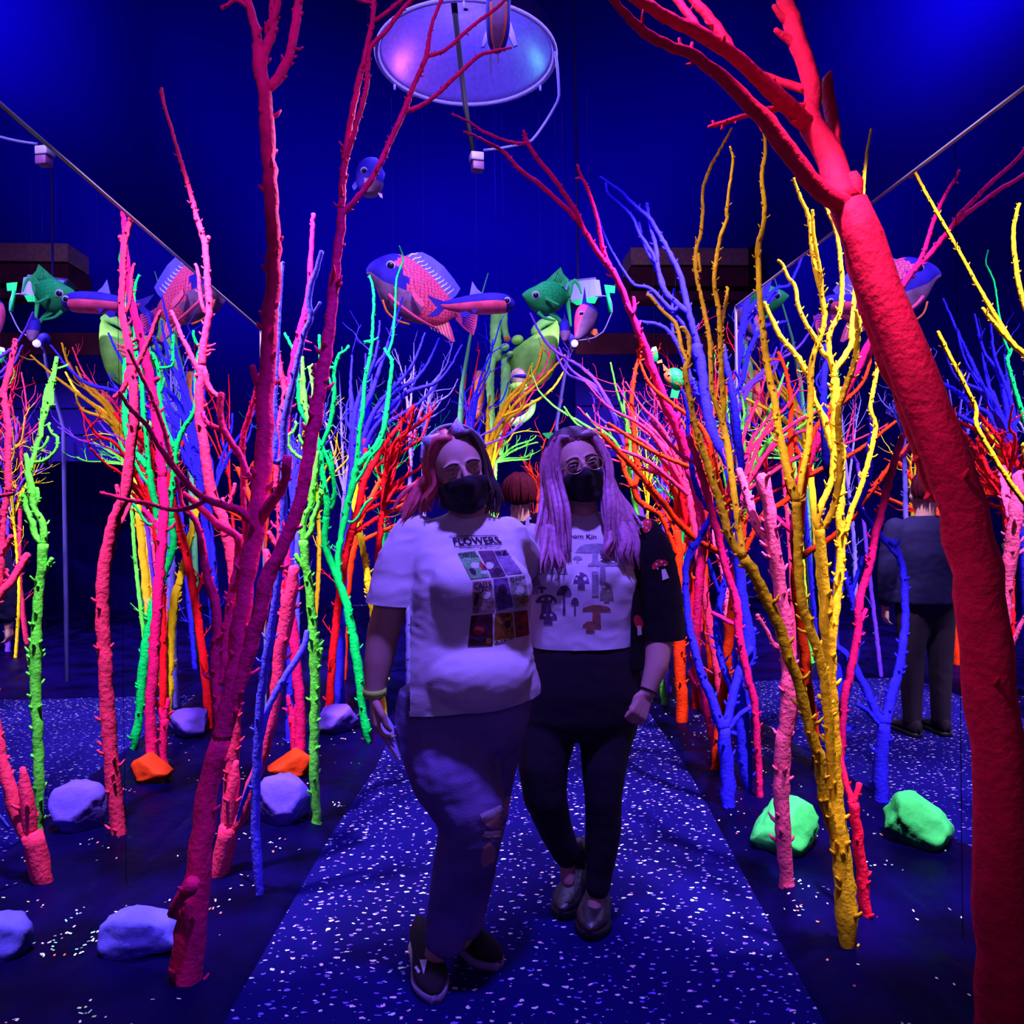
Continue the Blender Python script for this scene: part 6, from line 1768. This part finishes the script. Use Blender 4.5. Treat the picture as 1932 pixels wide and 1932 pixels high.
rows = [((985, 555), (986, 560), .01), ((995, 547), (994, 572), .05), ((1010, 540), (1003, 583), .085), ((1024, 532), (1020, 591), .10), ((1040, 530), (1038, 593), .10), ((1055, 535), (1053, 586), .08), ((1066, 545), (1064, 573), .05), ((1073, 552), (1072, 567), .025)]
f3, bv_ = fish('green goldfish with long curling tail, hanging right of the slim fish', rows, 6.1, 6.3, [FM['greenp'], FM['green']], lambda t, s: 1 if t > .38 and s > -.3 else 0, [(1011, 557, 7.5)], [(1020, 535), (1050, 533)], n=24)
fin(f3, [(1028, 532), (1045, 516), (1058, 504), (1062, 516), (1073, 528), (1068, 542), (1054, 540)], 6.2, FM['greenp'], [[(1045 + 4 * i, 530 + i), (1053 + 3 * i, 512 + 3 * i)] for i in range(4)], FM['green'], name='dorsal_fin')
def ribbon(root, pts, Y, w0, w1, m, name):
    P = [Vector(p[:3]) for p in catmull([tuple(at(x, y, Y)) for x, y in pts], .02)]
    k = len(P); b = MB(); b.tube(P, [(w0 + (w1 - w0) * i / (k - 1)) * Y / F for i in range(k)], 8, flat=.45); b.build(name, m, root)
ribbon(f3, [(1070, 560), (1075, 547), (1078, 534), (1085, 529), (1092, 538), (1097, 554)], 6.3, 7, 1.5, FM['greenp'], 'tail_fin')
ribbon(f3, [(1070, 560), (1073, 585), (1077, 616)], 6.3, 5.5, 2, FM['greenp'], 'tail_fin')
ribbon(f3, [(1015, 589), (1028, 600), (1048, 605)], 6.15, 4, 1.5, FM['greenp'], 'pelvic_fin'); ribbon(f3, [(1035, 588), (1052, 600), (1062, 614)], 6.2, 6, 3, FM['greenp'], 'pelvic_fin')
ribbon(f3, [(1030, 563), (1045, 571), (1055, 575)], 6.08, 4, 1.5, FM['greenp'], 'pectoral_fin')

rows = [((1084, 638), (1089, 641), .01), ((1083, 615), (1103, 636), .06), ((1085, 592), (1119, 622), .10), ((1092, 578), (1128, 601), .10), ((1100, 571), (1127, 588), .07), ((1107, 571), (1118, 577), .02)]
f4, bv_ = fish('purple and pink fish diving head down beside the green goldfish', rows, 5.7, 6.0, [FM['blue'], FM['dusk'], FM['pinkf']], lambda t, s: 0 if (t > .62 or s < -.75) else (2 if s > .3 else 1), [(1097, 592, 5)], [(1112, 574)], n=20)
fin(f4, [(1098, 576), (1103, 541), (1107, 573)], 5.9, FM['blue'], name='dorsal_fin'); fin(f4, [(1114, 620), (1126, 621), (1128, 630), (1122, 634), (1113, 628)], 5.8, FM['orange'], name='tail_fin'); fin(f4, [(1105, 634), (1108, 632), (1112, 646)], 5.8, FM['dusk'], name='pelvic_fin')
rows = [((1061, 643), (1068, 644), .01), ((1056, 632), (1076, 632), .04), ((1056, 612), (1074, 612), .05), ((1061, 602), (1069, 602), .02)]
f5, bv_ = fish('small dark blue fish diving below the green goldfish', rows, 6.1, 6.2, [FM['blue'], FM['dusk']], lambda t, s: 1 if t < .35 else 0, [], [(1065, 606)], n=16)
fin(f5, [(1062, 604), (1065, 590), (1068, 604)], 6.15, FM['blue'], name='tail_fin')

rows = [((690, 299), (712, 299), .02), ((678, 310), (720, 312), .06), ((671, 330), (724, 335), .08), ((674, 352), (722, 354), .075), ((686, 370), (712, 369), .035)]
f6, bv_ = fish('round blue fish facing the camera, high up between the pink branches', rows, 4.6, 4.6, [FM['blue'], FM['dusk']], lambda t, s: 1 if t > .6 and s < .3 else 0, [(687, 322, 6.5)], [(698, 301)], n=20)
fin(f6, [(713, 364), (721, 366), (722, 375), (717, 372)], 4.55, FM['dusk'], name='pelvic_fin'); fin(f6, [(672, 340), (664, 352), (668, 360), (676, 352)], 4.6, FM['blue'], name='pectoral_fin'); fin(f6, [(721, 318), (727, 328), (724, 338)], 4.6, FM['fin'], name='pectoral_fin')

rows = [((936, -40), (946, -40), .02), ((920, -14), (962, -14), .07), ((916, 20), (963, 20), .09), ((917, 55), (962, 55), .09), ((921, 82), (955, 84), .06), ((931, 98), (944, 98), .02)]
f7, bv_ = fish('blue fish with an orange speckled belly hanging in front of the round lamp', rows, 3.9, 3.9, [FM['blue'], FM['dusk'], FM['orange']], lambda t, s: 0 if (t < .35 or abs(s) > .75) else (2 if abs(s) > .45 else 1), [], [(940, -30)], n=24)
fin(f7, [(962, 38), (971, 66), (976, 86), (969, 89), (959, 66)], 4.1, FM['blue'], name='pectoral_fin'); fin(f7, [(918, 56), (911, 76), (908, 90), (914, 88), (921, 74)], 4.1, FM['blue'], name='pectoral_fin')
fin(f7, [(922, 98), (928, 98), (927, 136), (925, 137)], 4.1, FM['dusk'], name='tail_fin'); fin(f7, [(936, 98), (941, 97), (941, 118), (938, 117)], 4.1, FM['dusk'], name='tail_fin'); fin(f7, [(944, 88), (950, 86), (953, 96), (950, 97)], 4.1, FM['dusk'], name='pelvic_fin')

rows = [((1252, 706), (1254, 716), .01), ((1262, 696), (1264, 728), .05), ((1276, 694), (1278, 734), .07), ((1290, 704), (1292, 728), .05), ((1298, 712), (1299, 720), .02)]
f8, bv_ = fish('small green speckled fish behind the plum tree on the right', rows, 7.4, 7.4, [FM['green'], FM['orange']], lambda t, s: 1 if t < .2 else 0, [(1262, 708, 3)], [(1276, 697)], n=16)
fin(f8, [(1252, 700), (1250, 686), (1262, 698)], 7.4, FM['orange'], name='tail_fin'); fin(f8, [(1268, 730), (1264, 750), (1278, 752), (1284, 732)], 7.4, FM['greenp'], name='anal_fin')
rows = [((1230, 656), (1238, 654), .02), ((1227, 666), (1241, 665), .035), ((1228, 676), (1242, 676), .035), ((1232, 684), (1239, 684), .015)]
f9, bv_ = fish('tiny pear shaped green fish by the top of the pink branches on the right', rows, 7.6, 7.6, [FM['greenp'], FM['yell']], lambda t, s: 1 if t < .2 else 0, [(1231, 664, 2)], [(1234, 657)], n=14)
fin(f9, [(1239, 682), (1248, 678), (1250, 684), (1240, 686)], 7.6, FM['orange'], name='tail_fin')

# ------------------------------------------------------------------ the round lamp and the fittings under the ceiling
M_DOME = mat('white_enamel', (.40, .36, .80), .7, .1, bump=.5, bscale=90, var=.15, vscale=30)
M_DOMEO = mat('dark_lamp_shell', (.02, .01, .16), .6, .3)
zr = 4.6; yr = (zr - H) / .585; xr = at(880, 100, yr).x
DM = thing('dome_lamp', (xr, yr, zr), 'big round white dome lamp seen from below at the top of the picture', 'lamp')
def dome(r0, h, lip, m, nm):
    b = MB(); rings = []
    for t in [i / 12 for i in range(13)]:
        rr = r0 * math.cos(t * PI / 2 * .98); zz_ = zr + h * math.sin(t * PI / 2)
        rings.append([Vector((xr + rr * math.cos(a), yr + rr * math.sin(a), zz_)) for a in [2 * PI * k / 48 for k in range(48)]])
    b.loft(rings, cap=False)
    o = b.build(nm, m, DM); s = o.modifiers.new('t', 'SOLIDIFY'); s.thickness = lip; s.offset = 0
    return o
dome(.605, .34, .012, M_DOME, 'dome_inside'); dome(.640, .40, .016, M_DOMEO, 'dome_shell')
b = MB()
b.tube([Vector((xr + .628 * math.cos(a), yr + .628 * math.sin(a), zr - .004)) for a in [2 * PI * k / 64 for k in range(65)]], .018, 8, cap=False); b.build('rim', M_DOME, DM)
b = MB(); b.tube([Vector((xr, yr, zr + .40)), Vector((xr, yr, TOP))], .02, 8); b.build('hanging_rod', M_DOMEO, DM)
for i in range(3):
    a = 2 * PI * i / 3 + .5
    b = MB(); p = Vector((xr + .63 * math.cos(a), yr + .63 * math.sin(a), zr)); b.tube([p + Vector((0, 0, .02)), p - Vector((0, 0, .06))], .008, 6); b.build('clip', M_DOME, DM)
def pt(name, loc, e, col, s=.05):
    d = bpy.data.lights.new(name, 'POINT'); d.energy = e; d.color = col; d.shadow_soft_size = s
    o = bpy.data.objects.new(name, d); COL.objects.link(o); o.location = loc; return o
pt('dome_violet_bulb', (xr, yr, zr + .12), 9.0, (.14, .08, 1.0)); pt('dome_pink_bulb', (xr - .42, yr + .25, zr + .07), 1.0, (1.0, .2, .8), .03); pt('dome_green_bulb', (xr + .46, yr + .18, zr + .07), .4, (.2, 1.0, .5), .03)

# rod, junction box and conduit in front of it
DV = thing('ceiling_fixture', at(900, 305, 5.0), 'small box fixture on a rod with a bent conduit, under the round lamp', 'fixture')
M_COND = mat('grey_conduit', (.06, .05, .30), .5, .4)
pts = [at(x, y, 5.0) for x, y in ((893, 292), (878, 200), (860, 40), (853, -30))]
top = pts[-1]
b = MB(); b.tube(pts + [Vector((top.x - .15, 5.0, TOP))], [.014, .017, .02, .022, .022], 8); b.build('rod', M_BLACK, DV)
b = MB(); P = catmull([tuple(at(x, y, Y)) for x, y, Y in ((912, 284, 5.0), (945, 280, 5.0), (985, 272, 5.02), (1003, 266, 5.04), (1030, 230, 5.08), (1052, 192, 5.1), (1055, 180, 5.12), (1052, 130, 5.2), (1048, 98, 5.3))], .05)
b.tube([Vector(p) for p in P], .010, 8); b.build('conduit', M_COND, DV)
b = MB(); b.box(at(899, 298, 5.0), (.085, .08, .055), Matrix.Rotation(.2, 3, 'Z'), bev=.008); b.build('lamp_head', mat('lamp_head_white', (.22, .18, .34), .5, .3), DV)
b = MB(); b.box(at(901, 315, 5.0), (.075, .07, .055), Matrix.Rotation(.2, 3, 'Z'), bev=.006); b.build('lamp_base', mat('lamp_base_plum', (.12, .03, .16), .5, .3), DV)

# blacklight floodlight between the fish
FL = thing('floodlight', at(1095, 548, 6.7), 'box shaped blacklight floodlight glowing blue, with green flaps, beside the green goldfish', 'lamp')
def quad_box(q, Y, dep, nm, m, parent):
    P = [at(x, y, Y) for x, y in q]; Qb = [p + Vector((.05, dep, 0)) for p in P]
    b = MB(); b.add(P + Qb, [(0, 1, 2, 3), (7, 6, 5, 4), (0, 4, 5, 1), (1, 5, 6, 2), (2, 6, 7, 3), (3, 7, 4, 0)])
    return b.build(nm, m, parent, smooth=False)
M_GLOW = bpy.data.materials.new('blacklight_glass'); M_GLOW.use_nodes = True
_b = M_GLOW.node_tree.nodes['Principled BSDF']; _b.inputs['Base Color'].default_value = (.03, .04, .5, 1); _b.inputs['Emission Color'].default_value = (.12, .14, 1.0, 1); _b.inputs['Emission Strength'].default_value = .9
quad_box([(1053, 530), (1124, 523), (1130, 562), (1075, 571)], 6.72, .25, 'housing', M_DOMEO, FL)
quad_box([(1057, 533), (1121, 527), (1126, 559), (1078, 567)], 6.70, .02, 'lamp_glass', M_GLOW, FL)
_M_FLAP = mat('green_flap_paint', (.0, .30, .08), .7, .1)
quad_box([(1076, 568), (1118, 560), (1112, 572), (1088, 576)], 6.68, .01, 'flap', _M_FLAP, FL); quad_box([(1140, 537), (1151, 538), (1150, 552), (1143, 554)], 6.7, .02, 'flap', _M_FLAP, FL)
b = MB(); b.tube([Vector(p) for p in catmull([tuple(at(x, y, 6.7)) for x, y in ((1126, 560), (1150, 560), (1155, 588), (1150, 600), (1138, 626), (1122, 637), (1090, 643))], .05)], .006, 6); b.build('cable', M_COND, FL)
b = MB(); b.tube([at(1146, 552, 6.7), at(1152, 590, 6.7)], .018, 6); b.build('flap_arm', _M_FLAP, FL)
b = MB(); h_ = at(1090, 527, 6.85); b.tube([h_, Vector((h_.x, h_.y, TOP))], .012, 6); b.build('hanging_rod', M_DOMEO, FL)
# small bare lamp under it
BL = thing('spot_lamp', at(1084, 648, 6.4), 'tiny violet glowing lamp on a stalk under the diving purple fish', 'lamp')
b = MB(); b.ball(at(1084, 648, 6.4), .030, 14, 10); g_ = bpy.data.materials.new('violet_bulb'); g_.use_nodes = True
_b = g_.node_tree.nodes['Principled BSDF']; _b.inputs['Emission Color'].default_value = (.35, .25, 1, 1); _b.inputs['Emission Strength'].default_value = 2.5
b.build('bulb', g_, BL)
b = MB(); b.tube([at(1084, 646, 6.43), at(1074, 660, 6.43), at(1068, 690, 6.4), at(1050, 800, 6.5), Vector((at(1050, 800, 6.5).x, 6.5, 0.02))], [.012, .012, .014, .016, .02], 8); b.build('stalk', M_COND, BL)
b = MB(); b.ball(at(1074, 640, 6.44), (.05, .04, .05), 14, 10); b.build('lamp_cup', FM['blue'], BL)

# ------------------------------------------------------------------ the big green creature
YG = 7.6
M_GRN = mat('pale_green_creature', (.34, 1.0, .14), .7, .1, bump=.5, bscale=16, var=.55, vscale=4)
M_GRB = mat('ribbed_green_tube', (.32, 1.0, .22), .7, .1, bump=.2, bscale=30, var=.35, vscale=6)
M_ORB = mat('orange_brown_creature', (.75, .22, .08), .7, .2, var=.5, vscale=8)
g0 = at(950, 1000, YG)
CR = thing('creature_sculpture', at(960, 680, YG), 'big pale green insect-like creature sculpture with tube limbs and a wedge body, at the back', 'sculpture')
def limb(pts, hw, m, nm, ribs=0, Y=YG):
    P = [Vector(p[:3]) for p in catmull([tuple(at(x, y, Y)) for x, y in pts], .03)]
    k = len(P); b = MB(); W = hw if hasattr(hw, '__len__') else (hw, hw)
    R_ = []
    for i in range(k):
        t = i / (k - 1); r = (W[0] + (W[1] - W[0]) * t) * Y / F
        if ribs: r *= 1 + .06 * math.sin(t * ribs * PI)
        R_.append(r * (min(1, (t + .03) * 9) ** .5) * (min(1, (1.03 - t) * 9) ** .5))
    b.tube(P, R_, 16); return b.build(nm, m, CR)
limb([(937, 585), (935, 630), (937, 680)], (11, 11), M_GRB, 'tube_limb', 14); limb([(951, 585), (952, 620), (958, 643)], (7, 6), M_GRB, 'tube_limb', 8)
limb([(928, 668), (924, 710), (926, 752), (929, 815)], (10, 5), M_GRB, 'tube_limb', 24); limb([(956, 668), (953, 730), (948, 785), (944, 860)], (11, 4), M_GRB, 'tube_limb', 30)
for hx, hy in ((937, 590), (1040, 612), (951, 590), (1010, 640)):
    b = MB(); h_ = at(hx, hy, YG); b.tube([h_, Vector((h_.x, h_.y, TOP))], .0008, 4); b.build('hanging_thread', M_THREAD, CR)
limb([(1005, 632), (1018, 614), (1040, 604), (1056, 604)], (8, 9), M_GRB, 'upper_arm', 10, YG - .05)
limb([(1006, 755), (1001, 778), (982, 793), (956, 797)], (6, 8), M_GRB, 'curled_tail', 0, YG - .2)
limb([(908, 700), (905, 730), (900, 790)], (12, 8), M_ORB, 'brown_leg', 0, YG + .1)
rows = smooth_rows([((1050, 604), (1056, 622), .03), ((1036, 616), (1052, 664), .14), ((1014, 628), (1046, 695), .20), ((994, 640), (1036, 716), .22), ((976, 652), (1010, 730), .18), ((966, 662), (985, 735), .12), ((960, 672), (966, 700), .03)], 4)
b = MB(); b.loft(rings_px(rows, YG - .1, YG - .05, 24)); b.build('wedge_body', M_GRN, CR)
for (x, y, r, m, nm) in ((976, 641, 10, M_GRN, 'knuckle'), (952, 655, 8, M_GRB, 'knuckle'), (962, 668, 6, M_GRB, 'knuckle'), (957, 640, 6, M_ORB, 'orange_tip')):
    b = MB(); b.ball(at(x, y, YG - .15), (r * YG / F * 1.15, .06, r * YG / F * .85), 16, 12, Matrix.Rotation(-.3, 3, 'Y')); b.build(nm, m, CR)
b = MB(); c_ = at(979, 712, YG - .36); b.ball(c_, (.085, .08, .09), 20, 14); b.build('face', mat('creature_face', (.9, .62, .55), .6, .2, var=.5, vscale=9), CR)
b = MB(); b.ball(c_ + Vector((.01, -.045, .0)), (.07, .045, .026), 16, 10); b.build('eye_band', FM['blue'], CR)
b = MB(); b.ball(c_ + Vector((.0, .0, -.10)), (.10, .09, .06), 18, 12); b.build('collar', M_GRN, CR)
for i in range(5):
    b = MB(); b.ball(at(968 + 7 * i, 738 + 3 * math.sin(i), YG - .44), (.008, .008, .008), 8, 6); b.build('dot', FM['green'], CR)

# ------------------------------------------------------------------ odd pieces at the back
RD = thing('rod', ground(860, 1232), 'thin grey-green rod leaning right, between the lavender tree and the green creature', 'rod')
b = MB(); b.tube([at(x, y, 7.0) for x, y in ((921, 515), (905, 570), (887, 636), (872, 730), (865, 850))] + [Vector((at(858, 900, 7.0).x, 7.0, .0))], [.004, .009, .014, .022, .032, .035], 8); b.build('shaft', mat('grey_green_paint', (.08, .35, .16), .6, .2), RD)
PL = thing('leaf_sculpture', ground(1042, 1195), 'dark green leaf sculpture half hidden left of the head of the woman in glasses', 'sculpture')
M_LF = mat('deep_green_paint', (.0, .26, .07), .6, .2, var=.3, vscale=8)
for poly in ([(1022, 818), (1040, 816), (1060, 826), (1068, 842), (1058, 846), (1046, 834), (1030, 826)], [(1046, 850), (1036, 862), (1034, 884), (1052, 884), (1062, 868), (1056, 852)]):
    b = MB(); b.sheet([at(x, y, 8.4) for x, y in poly], .06); b.build('leaf', M_LF, PL, smooth=False)
b = MB(); b.tube([at(1050, 880, 8.45), at(1044, 960, 8.45), Vector((at(1042, 1000, 8.45).x, 8.45, 0))], [.03, .035, .04], 8); b.build('stem', M_LF, PL)
b = MB(); b.tube([at(1058, 840, 8.43), at(1068, 860, 8.43), at(1058, 885, 8.45)], .02, 8); b.build('stem', M_LF, PL)
